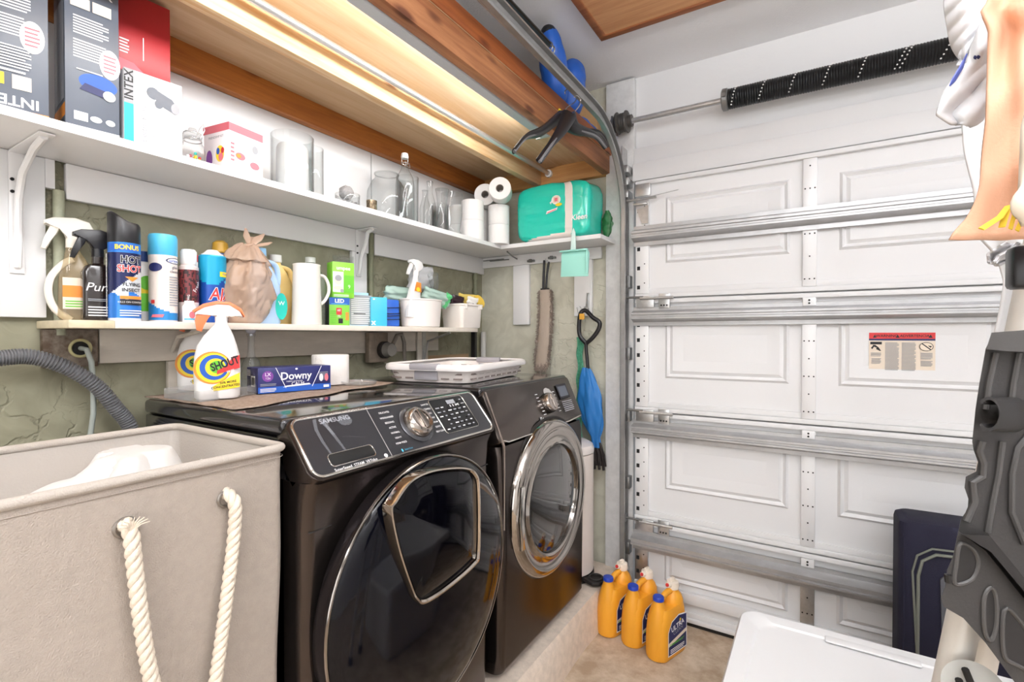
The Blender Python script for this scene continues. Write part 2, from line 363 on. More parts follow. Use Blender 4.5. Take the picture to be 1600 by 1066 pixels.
def strut(z0, z1, deep=.045):
    h = z1-z0; y = 2.343; t = .0015
    out = [(y, z0), (y-.004, z0+.001), (y-.004, z0+h*.2), (y-.009, z0+h*.22), (y-deep, z0+h*.36), (y-deep, z0+h*.44), (y-deep+.006, z0+h*.47), (y-deep+.006, z0+h*.55), (y-deep, z0+h*.58), (y-deep, z0+h*.68), (y-.009, z1-h*.2), (y-.004, z1-h*.18), (y-.004, z1-.001), (y, z1)]
    inn = [(a+t*2, b) for a, b in out[::-1]]
    return G().prism(out+inn, 'x', .95, 3.065)
for z0, z1 in ((1.765, 1.862), (1.385, 1.475), (.848, .935), (.31, .405)): obj('strut', strut(z0, z1), galv_soft, gd, smooth=12)
for z in (.452, .975, 1.515):
    g = G(); g.box(1.07, 1.122, 2.334, 2.343, z-.05, z+.02, bv=.003); g.cyl((.985, 2.325, z), (1.14, 2.325, z), .007, n=10)
    for i in range(3):
        for j in range(2): g.cyl((1.083+i*.013, 2.332, z-.035+j*.035), (1.083+i*.013, 2.336, z-.035+j*.035), .004, n=8, mi=1)
    g.box(.965, 1.05, 2.33, 2.343, z-.045, z+.012, bv=.003)
    obj('end_hinge', g, [galv, hole_black], gd)
    obj('roller_stem', G().cyl((.915, 2.325, z+.006), (1.0, 2.325, z+.006), .0055, n=10).cyl((.905, 2.325, z+.006), (.921, 2.325, z+.006), .022, n=20), galv_dark, gd)
    for xa, xb in stx[1:3]:
        g = G(); g.box(xa+.002, xb-.002, 2.336, 2.343, z-.055, z-.022, bv=.002)
        for dz in (-.045, -.033): g.cyl(((xa+xb)/2, 2.334, z+dz), ((xa+xb)/2, 2.337, z+dz), .004, n=8, mi=1)
        obj('center_hinge', g, [steel_white, hole_black], gd)
g = G(); g.box(.957, 1.03, 2.332, 2.343, 2.0, 2.06, bv=.003); g.box(.955, 1.02, 2.31, 2.33, 1.955, 1.965, bv=.002); g.cyl((.92, 2.325, 1.985), (1.06, 2.325, 1.985), .006, n=10); g.cyl((1.02, 2.325, 1.99), (1.16, 2.33, 2.005), .002, n=6)
g.prism([(.965, 1.94), (1.02, 1.955), (1.02, 1.87), (.99, 1.87)], 'y', 2.335, 2.343)
obj('top_bracket', g, galv, gd)
obj('bottom_seal', G().box(.955, 3.06, 2.36, 2.395, -.002, .022, bv=.004), rubber, gd)
decal(gd, [('r', 0, 0, .198, .148, CR), ('r', 0, .124, .198, .148, RD), ('r', 0, .118, .198, .125, NV),
  ('t', 'WARNING', .014, .055, .1355, K_, {'bold': .02}), ('t', 'ADVERTENCIA', .013, .138, .1355, K_, {'bold': .02}), ('p', [(.012, .129), (.024, .129), (.018, .141)], K_), ('p', [(.082, .129), (.094, .129), (.088, .141)], K_), ('p', [(.178, .129), (.19, .129), (.184, .141)], K_),
  ('r', .004, .103, .04, .113, K_), ('p', [(.012, .101), (.02, .101), (.03, .092), (.038, .078), (.034, .078), (.022, .085), (.024, .09), (.016, .094), (.01, .084), (.006, .09), (.012, .097)], K_),
  ('lines', .006, .058, .038, .073, 4, GR), ('lines', .008, .03, .038, .052, 5, GR), ('lines', .05, .006, .092, .113, 22, GR), ('lines', .1, .006, .142, .113, 22, GR), ('lines', .156, .05, .19, .075, 6, GR), ('lines', .156, .024, .19, .045, 5, GR),
  ('e', .172, .096, .0205, .0165, K_), ('e', .172, .096, .0185, .0145, CR), ('p', [(.158, .106), (.161, .108), (.186, .086), (.183, .084)], K_), ('p', [(.176, .1), (.188, .098), (.184, .092), (.18, .096)], K_)],
  INK, frame((1.874, 2.3605, 1.202), (1, 0, 0), (0, 0, 1)), name='warning_sticker', label='rectangular warning sticker with red header and pictograms')
# track
def sweep(path, prof):   # path: (y,z) list ; prof: (x, offset along path normal)
    rings = []
    for i, (y, z) in enumerate(path):
        a = path[max(i-1, 0)]; b = path[min(i+1, len(path)-1)]; ty, tz = b[0]-a[0], b[1]-a[1]; l = math.hypot(ty, tz); ny, nz = tz/l, -ty/l
        rings.append([(x, y+ny*o, z+nz*o) for x, o in prof])
    return rings
path = [(2.325, .02+i*.1) for i in range(19)] + [(2.325-.38+.38*math.cos(t*PI/2/14), 1.90+.385*math.sin(t*PI/2/14)) for t in range(15)] + [(1.945-.1*i, 2.286+.0015*i) for i in range(1, 33)]
h = .026; T_ = .003
prof = [(.919, -h), (.9, -h), (.893, -h*.6), (.893, h*.6), (.9, h), (.922, h), (.922, h-.006), (.903, h-T_*1.5), (.897, h*.5), (.897, -h*.5), (.903, -h+T_*1.5), (.922, -h+.006)]
tr = thing('garage_door_track', 'grey galvanised steel roller track curving from jamb up along ceiling', 'door track', (.905, 2.325, 0))
obj('track_channel', G().loft(sweep(path, prof)), mat('track_steel', 'a9a9a8', .4, .75, var=.15, vscale=15), tr, world=True)
obj('reinforcing_angle', G().box(.860, .892, -1.2, 1.93, 2.312, 2.315).box(.889, .892, -1.2, 1.93, 2.28, 2.3149), galv, tr, world=True)
for z in (.3, .62, .95, 1.25, 1.6):
    g = G(); g.box(.885, .93, 2.345, 2.386, z-.03, z+.03, bv=.003).cyl((.882, 2.36, z), (.886, 2.36, z), .006, n=8)
    obj('wall_bracket', g, galv_dark, tr, world=True)
g = G()
for k in range(3): g.box(.905, .93, 2.33-.02, 2.334+.05, 2.0+.06*k, 2.035+.06*k, bv=.002)
g.box(.897, .902, 2.31, 2.385, 1.95, 2.25, bv=.001)
obj('flag_bracket', g, galv, tr, world=True)
obj('ceiling_hanger', G().box(.895, .9, .9, .93, 2.3, 2.61).box(.895, .9, -.6, -.57, 2.3, 2.61), galv_dark, tr, world=True)
# torsion assembly
ts = thing('torsion_spring_assembly', 'black torsion spring on steel shaft with cable drum above garage door', 'spring', (1.0, 2.33, 2.36))
obj('shaft', G().cyl((.83, 2.325, 2.365), (3.2, 2.325, 2.345), .0125, n=16), galv, ts, world=True)
g = G(); R = .034; turns = 150; xs0, xs1 = 1.375, 2.75; pts = []
g.cyl((xs0, 2.325, 2.36), (xs1, 2.325, 2.35), .03, n=20)
for i in range(turns): g.torus((xs0+(xs1-xs0)*i/turns, 2.325, 2.36-.01*i/turns), .0375, .0052, axis='x', n=20, m=6)
obj('spring_coil', g, mat('black_spring_steel', '1a1a1b', .4, .4), ts, world=True)
g = G()
for x0, n0, wd in ((1.385, 9, .03), (1.49, 11, .05), (1.60, 11, .05), (1.715, 11, .05), (1.83, 11, .05), (1.94, 11, .07), (1.955, 11, .07), (2.07, 11, .07), (2.2, 11, .07)):
    for i in range(n0):
        a = math.radians(235-i*17); zc = 2.36-.01*(x0-xs0)/(xs1-xs0); g.sphere((x0+wd*i/n0, 2.325+.0435*math.cos(a), zc+.0435*math.sin(a)), .0032, n=6)
obj('painted_dots', g, whitepl, ts, world=True, label='white paint marks spiralling round the spring')
obj('winding_cone', G().lathe([(.018, 0), (.04, 0), (.046, .004), (.046, .022), (.036, .03), (.018, .03)], c=(1.345, 2.325, 2.361), axis='x', n=24).box(1.35, 1.365, 2.27, 2.285, 2.355, 2.37), galv_dark, ts, world=True)
obj('cable_drum', G().lathe([(.015, 0), (.05, 0), (.052, .006), (.042, .012), (.042, .02), (.044, .022), (.042, .028), (.044, .034), (.042, .04), (.052, .048), (.05, .054), (.028, .056), (.028, .075), (.015, .075)], c=(.87, 2.325, 2.366), axis='x', n=28), mat('cast_drum', '55524f', .5, .6), ts, world=True)
obj('end_bearing', G().cyl((.845, 2.325, 2.365), (.858, 2.325, 2.365), .03, n=20).box(.848, .855, 2.3, 2.386, 2.33, 2.4), galv_dark, ts, world=True)
# ceiling hatch
hp = wood('hatch_plywood', 'd3a071', 'bb8354', 0, knots=False)
ha = thing('ceiling_hatch', 'square brown plywood access hatch set in the white ceiling', 'hatch', (1.25, 1.68, 2.6))
obj('panel', G().box(.94, 1.56, 1.38, 1.985, 2.594, 2.609), hp, ha, world=True)
g = G(); hm = wood('hatch_trim', 'a5673c', '7c4523', 0, knots=False)
for b in ((.915, 1.585, 1.975, 2.005), (.915, 1.585, 1.355, 1.385), (.915, .945, 1.385, 1.975), (1.555, 1.585, 1.385, 1.975)): g.box(*b, 2.588, 2.6095, bv=.003)
obj('frame', g, hm, ha, world=True)
# ---------------------------------------------------------------- loft platform above the shelf
lf = thing('storage_loft', 'wooden storage loft of fir joists and plywood under the ceiling', 'loft', (.4, 1, 2.15))
Y0, Y1 = -.6, 2.385
obj('plywood_deck', G().box(.0, .815, Y0, 2.415, 2.24, 2.255), ply, lf, world=True)
obj('ledger', G().box(.013, .05, Y0, 2.415, 2.15, 2.24, bv=.002), wood('dark_ledger', 'b8722f', '8e4f1e', 1), lf, world=True)
obj('middle_joist', G().box(.385, .423, Y0, 2.377, 2.15, 2.24, bv=.002), fir, lf, world=True)
obj('end_joist', G().box(.05, .80, 2.378, 2.416, 2.15, 2.24, bv=.002), fir_end, lf, world=True)
obj('inner_beam', G().box(.775, .813, Y0, 2.377, 2.15, 2.24, bv=.002), wood('brown_beam', 'b57e54', '875030', 1), lf, world=True)
obj('outer_rail', G().box(.797, .819, Y0, 2.415, 2.241, 2.30, bv=.002), redwood, lf, world=True)
rod = thing('closet_rod', 'thin galvanised conduit rod hanging under the loft joists', 'rod', (.475, 1.2, 2.19))
obj('tube', G().cyl((.475, -.4, 2.195), (.475, 2.376, 2.205), .0115, n=16), mat('conduit_steel', 'd2d2d4', .28, .8), rod, world=True)
obj('end_cup', G().cyl((.475, 2.36, 2.205), (.475, 2.377, 2.205), .02, n=20), whitepl, rod, world=True)
fx = thing('led_batten_light', 'long slim LED batten light glowing under the loft deck', 'light', (.72, 1.0, 2.2))
obj('housing', G().prism([(.728, 2.2), (.728, 2.156), (.733, 2.15), (.768, 2.15), (.773, 2.156), (.773, 2.2)], 'y', .05, 1.80, bv=.001), mat('fixture_grey', 'c6c9d0', .4, .2), fx, world=True)
obj('diffuser', G().prism([(.7275, 2.202), (.716, 2.198), (.709, 2.185), (.712, 2.168), (.7275, 2.158)], 'y', .06, 1.79), mat('led_diffuser', (.98, .99, 1), .5, emit=LED_STRENGTH), fx, world=True)
obj('end_cap', G().box(.71, .774, 1.801, 1.81, 2.149, 2.203, bv=.002), galv, fx, world=True)
for (lx, ly, lab) in ((1.9, -.95, 'rectangular ceiling lamp in front of the garage door bay'), (1.7, -1.7, 'added rectangular ceiling lamp towards the rear of the garage')):
    obj('ceiling_lamp', G().box(lx-.6, lx+.6, ly-.17, ly+.17, 2.55, 2.609, bv=.006), whitepl, label=lab, cat='light')  # the rear body belongs to the added, unseen lamp
sl = thing('added_uplighter', 'added slim white uplighter hung below the ceiling over the camera position', 'light', (2.3, .3, 2.18))
obj('housing', G().box(1.7, 2.9, .17, .43, 2.165, 2.192, bv=.004), whitepl, sl, world=True)  # unseen housing made up to carry the added upward light
for x in (1.8, 2.8): obj('hanging_rod', G().cyl((x, .3, 2.19), (x, .3, 2.61), .004, n=8), galv, sl, world=True)
# ---------------------------------------------------------------- shelves, brackets, conduits
SH = 1.815
us = thing('wall_shelf', 'long white upper wall shelf running into the far corner', 'shelf', (.14, 1.2, 1.8))
obj('board', G().prism([(0.013, -.2), (.28, -.2), (.28, 2.20), (.84, 2.19), (.84, 2.418), (.013, 2.418)], 'z', SH-.02, SH, bv=.002), shelf_white, us, world=True)
obj('wall_cleat', G().box(0.001, .02, .497, 1.53, 1.70, 1.794, bv=.002), shelf_white, us, world=True)
obj('wall_cleat', G().box(0.001, .02, 1.565, 2.415, 1.70, 1.794, bv=.002), shelf_white, us, world=True)
obj('wall_cleat', G().box(.02, .76, 2.40, 2.419, 1.735, 1.794, bv=.002), shelf_white, us, world=True)
def scroll_bracket(y, x0=.0, drop=.3, reach=.2):
    g = G(); zt = 1.793
    g.box(x0, x0+.004, y-.014, y+.014, zt-drop, zt, bv=.001); g.box(x0, x0+reach, y-.014, y+.014, zt-.004, zt, bv=.001)
    pts = [Vector((x0+reach*.9, y, zt-.004)), Vector((x0+reach*.6, y, zt-.018)), Vector((x0+.05, y, zt-.06)), Vector((x0+.018, y, zt-.12)), Vector((x0+.012, y, zt-drop*.8)), Vector((x0+.004, y, zt-drop*.95))]
    g.tube(pts, .008, n=8)
    for dz in (.03, .06): g.cyl((x0+.004, y-.008, zt-.04-dz), (x0+.007, y-.008, zt-.04-dz), .004, n=8, mi=1)
    return g
obj('bracket', scroll_bracket(.40, .022, .3, .22), [shelf_white, hole_black], us, world=True)
obj('bracket', scroll_bracket(1.47, .0205, .2, .1), [shelf_white, hole_black], us, world=True)
obj('bracket_board', G().box(.001, .019, 1.44, 1.52, 1.40, 1.699, bv=.002), shelf_white, us, world=True)
obj('wall_panel', G().box(0.001, .021, .1, .455, 1.385, 1.794, bv=.002).box(.001, .021, .455, .474, 1.72, 1.794), white_paint, us, world=True)
obj('wall_batten', G().box(.232, .335, 2.398, 2.4195, 1.40, 1.734, bv=.002), shelf_white, us, world=True)
obj('wall_batten', G().box(.61, .71, 2.398, 2.4195, 1.44, 1.734, bv=.002), shelf_white, us, world=True)
obj('small_catch', G().box(.33, .375, 2.385, 2.4, 1.745, 1.757, bv=.002).box(.345, .36, 2.378, 2.39, 1.742, 1.76), galv_dark, us, world=True)
obj('small_catch', G().box(.46, .505, 2.385, 2.4, 1.752, 1.764, bv=.002).box(.475, .49, 2.378, 2.39, 1.749, 1.767), galv_dark, us, world=True)
obj('angle_bracket', G().tube([(.28, 2.26, 1.79), (.27, 2.33, 1.775), (.26, 2.395, 1.77)], .004, n=6).box(.03, .17, 2.391, 2.4, 1.774, 1.779).box(.08, .21, 2.386, 2.391, 1.768, 1.773), galv_dark, us, world=True)
ls = thing('wall_shelf', 'narrow lower shelf with worn cream edge crowded with cleaning products', 'shelf', (.11, 1.2, 1.36))
obj('board', G().prism([(.001, .53), (.22, .53), (.22, 2.03), (.20, 2.10), (.001, 2.13)], 'z', 1.357, 1.377, bv=.002), mat('shelf_cream', 'efe6da', .5, bump=.15, bscale=20, var=.06, vscale=10), ls, world=True)
obj('board_end', G().box(.001, .219, .44, .53, 1.357, 1.3765, bv=.002), mat('shelf_cream_worn', 'd9ccae', .6, bump=.3, bscale=30, var=.15, vscale=30), ls, world=True)
obj('wall_cleat', G().box(.001, .02, .565, 2.0, 1.262, 1.356, bv=.002), old_white, ls, world=True)
obj('wall_batten', G().box(.001, .021, .735, .80, 1.0, 1.261, bv=.002), old_white, ls, world=True)
obj('wall_batten', G().box(.0215, .032, 1.83, 1.905, 1.10, 1.356, bv=.002), old_white, ls, world=True)
obj('bracket', G().box(.0325, .036, 1.86, 1.885, 1.2, 1.356).tube([(.036, 1.872, 1.22), (.06, 1.872, 1.31), (.2, 1.872, 1.353)], .006, n=8), galv, ls, world=True)
obj('bracket', G().tube([(.0205, .745, 1.29), (.06, .745, 1.335), (.2, .745, 1.353)], .006, n=8), old_white, ls, world=True)
obj('wood_backing', G().box(.001, .006, 1.86, 2.28, 1.12, 1.235), wood('bare_board', 'b79a78', '937657', 1, knots=False), ls, world=True)
for (y, za, zb, lab) in ((.483, 1.34, 1.719, 'pale green conduit beside the white wall panel'), (1.548, 1.378, 1.793, 'olive conduit between the shelf cleats near shelf middle'), (2.335, .6, 1.699, 'olive rusty conduit in the far corner')):
    g = G().cyl((.014, y, za), (.014, y, zb), .0125, n=14)
    if y > 2: g.cyl((.014, y, 1.66), (.014, y, 1.69), .017, n=14).cyl((.014, y, 1.58), (.014, y, 1.61), .017, n=14)
    obj('conduit_pipe', g, mat('conduit_green%d' % (y*10), 'a9ab93' if y < 1 else '7f8066', .5, bump=.3, bscale=60, var=.15, vscale=40), label=lab, cat='pipe', group='wall conduits')
obj('cable_strip', G().box(.024, .05, 2.28, 2.30, .5, 1.36), blackpl, label='flat black cable strip running down the far corner', cat='pipe')
obj('standing_pipe', G().cyl((.045, 2.37, .5), (.045, 2.37, 1.36), .016, n=14), mat('conduit_white', 'c9c7c2', .5), label='pale grey pipe standing in the far corner beside black strip', cat='pipe')
# outlets
rusty = mat('rusty_plate', '8d8276', .6, .3, bump=.6, bscale=60, col2='5b4a3b', vscale=30)
ol = thing('electrical_box', 'weathered metal electrical box with a round cord hole', 'outlet', (.01, .5, 1.3))
obj('plate', G().box(.001, .022, .446, .562, 1.255, 1.356, bv=.003), rusty, ol, world=True)
obj('bushing', G().torus((.024, .522, 1.305), .022, .004, axis='x', n=28), mat('yellowed_plastic', 'b9b184', .5), ol, world=True)
obj('hole', G().cyl((.0225, .522, 1.305), (.0235, .522, 1.305), .02, n=24), hole_black, ol, world=True)
obj('power_cord', G().tube([(.022, .523, 1.305), (.05, .527, 1.302), (.055, .535, 1.27), (.05, .54, 1.21), (.05, .54, 1.13), (.05, .53, 1.05), (.05, .52, .9)], .0065, n=10), mat('cord_grey', '9aa09a', .5), label='grey power cord dropping from the weathered electrical box', cat='cord')
ol = thing('electrical_outlet', 'dirty metal outlet box holding a large black dryer plug', 'outlet', (.02, 1.58, 1.3))
obj('box', G().box(.0215, .05, 1.505, 1.615, 1.22, 1.352, bv=.003), mat('old_outlet_box', '97897a', .5, .3, var=.3, vscale=20), ol, world=True)
obj('socket', G().cyl((.05, 1.585, 1.275), (.068, 1.585, 1.275), .038, n=24), rubber, ol, world=True)
dk = thing('dryer_plug', 'grey round dryer plug with its looping cord in the outlet box', 'plug', (.08, 1.62, 1.28))
obj('plug_body', G().cyl((.069, 1.59, 1.275), (.1, 1.59, 1.275), .034, .028, n=24), mat('plug_grey', '77736d', .5), dk, world=True)
obj('cord', G().tube([(.095, 1.60, 1.30), (.09, 1.63, 1.34), (.085, 1.665, 1.345), (.08, 1.685, 1.31), (.08, 1.69, 1.2), (.07, 1.69, 1.0)], .009, n=10), mat('cord_brown', '6d655c', .5), dk, world=True)
# corrugated hose
hp_ = [P(u, v, x=.07) for u, v in ((-60, 568), (0, 560), (50, 558), (105, 575), (150, 603), (180, 637), (203, 668), (212, 720))]
def spline(pts, n):
    out = []; m = len(pts)
    for i in range(m-1):
        p0, p1, p2, p3 = pts[max(i-1, 0)], pts[i], pts[i+1], pts[min(i+2, m-1)]
        for k in range(n):
            t = k/n; out.append(.5*((2*p1)+(p2-p0)*t+(2*p0-5*p1+4*p2-p3)*t*t+(3*p1-p0-3*p2+p3)*t**3))
    out.append(pts[-1]); return out
sp = spline(hp_, 40)
obj('drain_hose', G().tube(sp, [.0195 if i % 4 < 2 else .0158 for i in range(len(sp))], n=14), mat('hose_grey', '6b6b6e', .4), label='grey corrugated drain hose arching from washer along the wall', cat='hose', smooth=60)
# ---------------------------------------------------------------- washer and dryer
dark_ss = mat('black_stainless', '4d4643', .22, .92, var=.06, vscale=3)
gloss_black = mat('gloss_black_enamel', '0c0b0d', .12, coat=.6)
top_ss = mat('dark_glossy_top', '2b292b', .13, .5, coat=.7)
panel_m = mat('control_panel_graphite', '3b3b3f', .3, .5, coat=.3)
dk_glass = mat('smoked_door_glass', '04050c', .07, coat=0, spec=.28)
BNX, BNZ = .76543791, .64350975
PB = Vector((.83, 0, 1.045)); PU = Vector((-.64350975, 0, .76543791)); PN = Vector((.76543791, 0, .64350975))
def pp(y, t, o=0): return PB + PU*t + PN*o + Vector((0, y, 0))
def body(t, y0, y1, front_prof):
    obj('cabinet', G().box(.10, .745, y0, y1, .20, 1.12, bv=.006), gloss_black, t, world=True)
    g = G(); r = .03
    rings = []
    for k in range(9):
        a = PI*k/8; ins = (1-math.sin(a)) if 0 < k < 8 else 1
        yy = (y0+y1)/2 - (y1-y0)/2*math.cos(a)
    ys = [y0+r*(1-math.cos(PI/2*k/6)) for k in range(7)]+[y1-r*(1-math.cos(PI/2*k/6)) for k in range(6, -1, -1)]
    for i, y in enumerate(ys):
        k = i if i < 7 else 13-i; d = r*(1-math.sin(PI/2*k/6))
        rings.append([(.70, y, front_prof[0][1])]+[(x-d, y, z) for x, z in front_prof]+[(.70, y, front_prof[-1][1])])
    obj('front_panel', g.loft(rings), dark_ss, t, world=True, smooth=30)
    for (x, y) in ((.15, y0+.06), (.15, y1-.06), (.72, y0+.06), (.72, y1-.06)):
        obj('foot', G().cyl((x, y, .1705), (x, y, .2), .022, n=16), rubber, t, world=True)
wa = thing('washing_machine', 'black stainless front-load washer with round door and inset hatch, nearest the hamper', 'washing machine', (.45, .98, .17))
body(wa, .64, 1.325, [(.795, .20), (.80, .22), (.806, .6), (.806, .93), (.812, 1.0), (.826, 1.032)])
obj('top_panel', G().box(.09, .735, .64, 1.325, 1.12, 1.16, bv=.012, seg=3), top_ss, wa, world=True)
# slanted console
c0 = rrect(.685, .158, .03, 6, cx=.9825, cy=.0695)
rings = [[PB+PU*(t*s+(1-s)*.07)+PN*o+Vector((0, .9825+(y-.9825)*(1-(1-s)*.25), 0)) for y, t in c0] for o, s in ((-.06, 1), (-.006, 1), (-.0015, .99), (0, .975))]
obj('console_body', G().loft(rings), dark_ss, wa, world=True, smooth=30)
obj('console_trim', G().tube([PB+PU*t+PN*.001+Vector((0, y, 0)) for y, t in rrect(.655, .143, .022, 6, cx=.9805, cy=.0705)], .0032, n=8, loop=True), chrome, wa, world=True)
obj('console_face', G().loft([[PB+PU*t+PN*o+Vector((0, y, 0)) for y, t in rrect(.65, .138, .02, 6, cx=.9805, cy=.0705)] for o in (-.001, .0012)]), panel_m, wa, world=True)
slot = rrect(.122, .026, .007, 4, cx=.763, cy=.029)
obj('drawer_handle', G().loft([[pp(.763+(y-.763)*s, .029+(t-.029)*s, o) for y, t in slot] for o, s in ((.0014, 1.05), (.0022, 1.0))]).tube([pp(y, t, .002) for y, t in rrect(.126, .03, .009, 4, cx=.763, cy=.029)], .0012, n=6, loop=True, mi=1), [mat('slot_dark', '080707', .7), chrome], wa, world=True, label='dark recessed detergent drawer handle with bright rim')
obj('drawer_seam', G().tube([pp(.868, .0, .0013), pp(.868, .139, .0013)], .0009, n=5), mat('seam_grey', 'b9b6b4', .4, .5), wa, world=True)
kb = obj('dial_ring', G().lathe([(.0, .0), (.054, .0), (.055, .003), (.05, .006), (.0, .006)], n=40), mat('dial_ring_grey', '4f4f52', .25, .6), wa)
KM = frame(pp(1.0, .07, .001), (0, 1, 0), PU)
kb.matrix_parent_inverse = wa.matrix_basis.inverted(); kb.matrix_basis = KM
kn = obj('dial_knob', G().lathe([(0, .0), (.045, .0), (.044, .014), (.039, .027), (.033, .031), (.028, .0295), (.027, .025), (0, .024)], n=40).box(-.005, .005, -.03, .03, .02, .033, bv=.003), mat('knob_metal', 'a29a94', .14, .95), wa)
kn.matrix_parent_inverse = wa.matrix_basis.inverted(); kn.matrix_basis = KM
obj('dial_halo', G().tube([pp(1.0+.05*math.cos(a*PI/24), .07+.05*math.sin(a*PI/24), .003) for a in range(48)], .0014, n=6, loop=True), mat('halo_silver', 'c9d6dc', .25, .4), wa, world=True)
PF = frame(pp(0, 0, .0012), (0, 1, 0), PU)
L1 = ['DELICATES', 'WOOL/HAND', 'BEDDING', 'ACTIVE', 'NORMAL', 'HEAVY', 'PERM PRESS']; L2 = ['SANITIZE', 'TOWELS', 'ECO', 'RINSE', 'DENIM', 'QUICK', 'SELF CLEAN']
it = [('t', 'SAMSUNG', .017, .765, .127, GR, {'bold': .01, 'sx': 1.1}), ('t', 'SuperSpeed  STEAM  VRTplus', .0098, .762, .0045, W_, {'bold': .01}), ('e', .851, .007, .0055, .005, W_)]
for i in range(7): it += [('t', L1[i], .0072, .915-.0*i, .122-.0157*i, W_, {'bold': .012}), ('t', L2[i], .0072, 1.072, .124-.0152*i, W_, {'bold': .012})]
it += [('r', .902, .003, .907, .011, SK), ('t', 'Smart Care', .006, .927, .007, SK)]
decal(wa, it, INK, PF, world=True, name='console_lettering')
dsp = G().loft([[pp(y, t, o) for y, t in rrect(.152, .112, .006, 4, cx=1.17, cy=.078)] for o in (.0014, .0024)])
dp = obj('touch_display', dsp, mat('display_black', '101114', .15), wa, world=True)
obj('display_frame', G().tube([pp(y, t, .0022) for y, t in rrect(.156, .116, .01, 4, cx=1.17, cy=.078)], .0011, n=6, loop=True), chrome, dp)
it = [('r', 1.165, .112, 1.203, .126, GR)]
for i in range(6):
    for j in range(7):
        if random.random() < .82 and not (j > 5 and 2 <= i <= 4): it.append(('r', 1.103+.023*i, .03+.0145*j, 1.103+.023*i+random.uniform(.008, .017), .0335+.0145*j, GR if (i+j) % 3 else W_))
for i in range(4): it.append(('t', '8', .012, 1.165+.0125*i, .102, W_))
decal(wa, it, INK, frame(pp(0, 0, .0024), (0, 1, 0), PU), world=True, name='display_symbols')
sm = thin_glass('water_smear', (1, 1, 1), 0, body=.11, bodycol=(.85, .9, 1))
def smear(pts, wdt):
    return [('p', [(y-wdt*(.6+.4*math.sin(i*2)), t) for i, (y, t) in enumerate(pts)]+[(y+wdt*(.7+.3*math.cos(i*3)), t) for i, (y, t) in list(enumerate(pts))[::-1]], 0)]
decal(wa, smear([(.712, .136), (.708, .11), (.705, .08), (.712, .05), (.716, .03)], .006)+smear([(.742, .137), (.738, .115), (.742, .08), (.752, .045)], .0065)+smear([(.728, .138), (.735, .115), (.741, .09)], .006)+[('e', .79, .121, .02, .015, 0)]+smear([(.76, .08), (.79, .074), (.82, .066)], .002), [sm], PF, world=True, name='dried_smear', label='pale dried drip marks on the graphite console face')
# washer door
WC = (.985, .69)
g = G().lathe([(.30, .790), (.322, .806), (.336, .822), (.337, .842), (.331, .856)], n=72, c=(0, WC[0], WC[1]), axis='x')
obj('panel_seam', G().box(.7995, .8075, .655, .71, .9245, .9265).box(.7995, .8075, 1.26, 1.31, .9245, .9265), hole_black, wa, world=True)
dr = obj('door', g, mat('door_rim_dark', '3a3638', .12, .9), wa, world=True)
pi_ = wa.matrix_basis.inverted()
def sub(name, g, m, par, **k):
    o = obj(name, g, m, par, **k); o.matrix_parent_inverse = par.matrix_parent_inverse if False else Matrix.Identity(4); return o
def wsub(name, g, m, par, root, **k):   # sub-part given in world coordinates (part itself has an identity basis and carries the inverse)
    return obj(name, g, m, par, **k)
wsub('door_glass', G().lathe([(.331, .856), (.322, .866), (.30, .874), (.25, .885), (.18, .893), (.10, .897), (.0, .898)], n=72, c=(0, WC[0], WC[1]), axis='x'), dk_glass, dr, wa)
wsub('door_ring', G().torus((.858, WC[0], WC[1]), .3315, .004, axis='x', n=72), mat('door_ring_metal', '8d8782', .15, 1), dr, wa)
sh_px = [(610, 800), (617, 783), (640, 752), (668, 737), (700, 731), (728, 731), (743, 739), (749, 765), (749, 862), (741, 884), (700, 920), (664, 943), (651, 938), (642, 920), (622, 860)]
shp = [Vector(P(u, v, x=.903)) for u, v in sh_px]
def closed_spline(pts, n):
    out = []; m = len(pts)
    for i in range(m):
        p0, p1, p2, p3 = pts[i-1], pts[i], pts[(i+1) % m], pts[(i+2) % m]
        for k in range(n):
            t = k/n; out.append(.5*((2*p1)+(p2-p0)*t+(2*p0-5*p1+4*p2-p3)*t*t+(3*p1-p0-3*p2+p3)*t**3))
    return out
# outline read off in the plane of the hatch rim and rounded by a spline
shs = closed_spline(shp, 5); cen = sum(shs, Vector())/len(shs)
hat = obj('hatch_rim', G().loft([[cen+(p-cen)*s+Vector((dx, 0, 0)) for p in shs] for dx, s in ((-.022, 1.02), (-.004, 1.01), (.003, 1.0), (.004, .975), (.0, .95), (-.014, .94))], cap=False), mat('hatch_chrome', 'b9b0a6', .09, 1), wa, world=True)
wsub('hatch_glass', G().loft([[cen+(p-cen)*s+Vector((dx, 0, 0)) for p in shs] for dx, s in ((-.03, .9), (-.006, .952), (-.001, .92), (.006, .6), (.008, .2))]), mat('hatch_black', '030307', .06, spec=.25), hat, wa)
obj('door_hinge_cover', G().tube([P(735, 748, x=.88), P(755, 762, x=.875), P(772, 782, x=.865), P(779, 802, x=.85)], [.008, .011, .011, .006], n=12, flat=.6), mat('hinge_metal', '8a8480', .2, .9), wa, world=True)
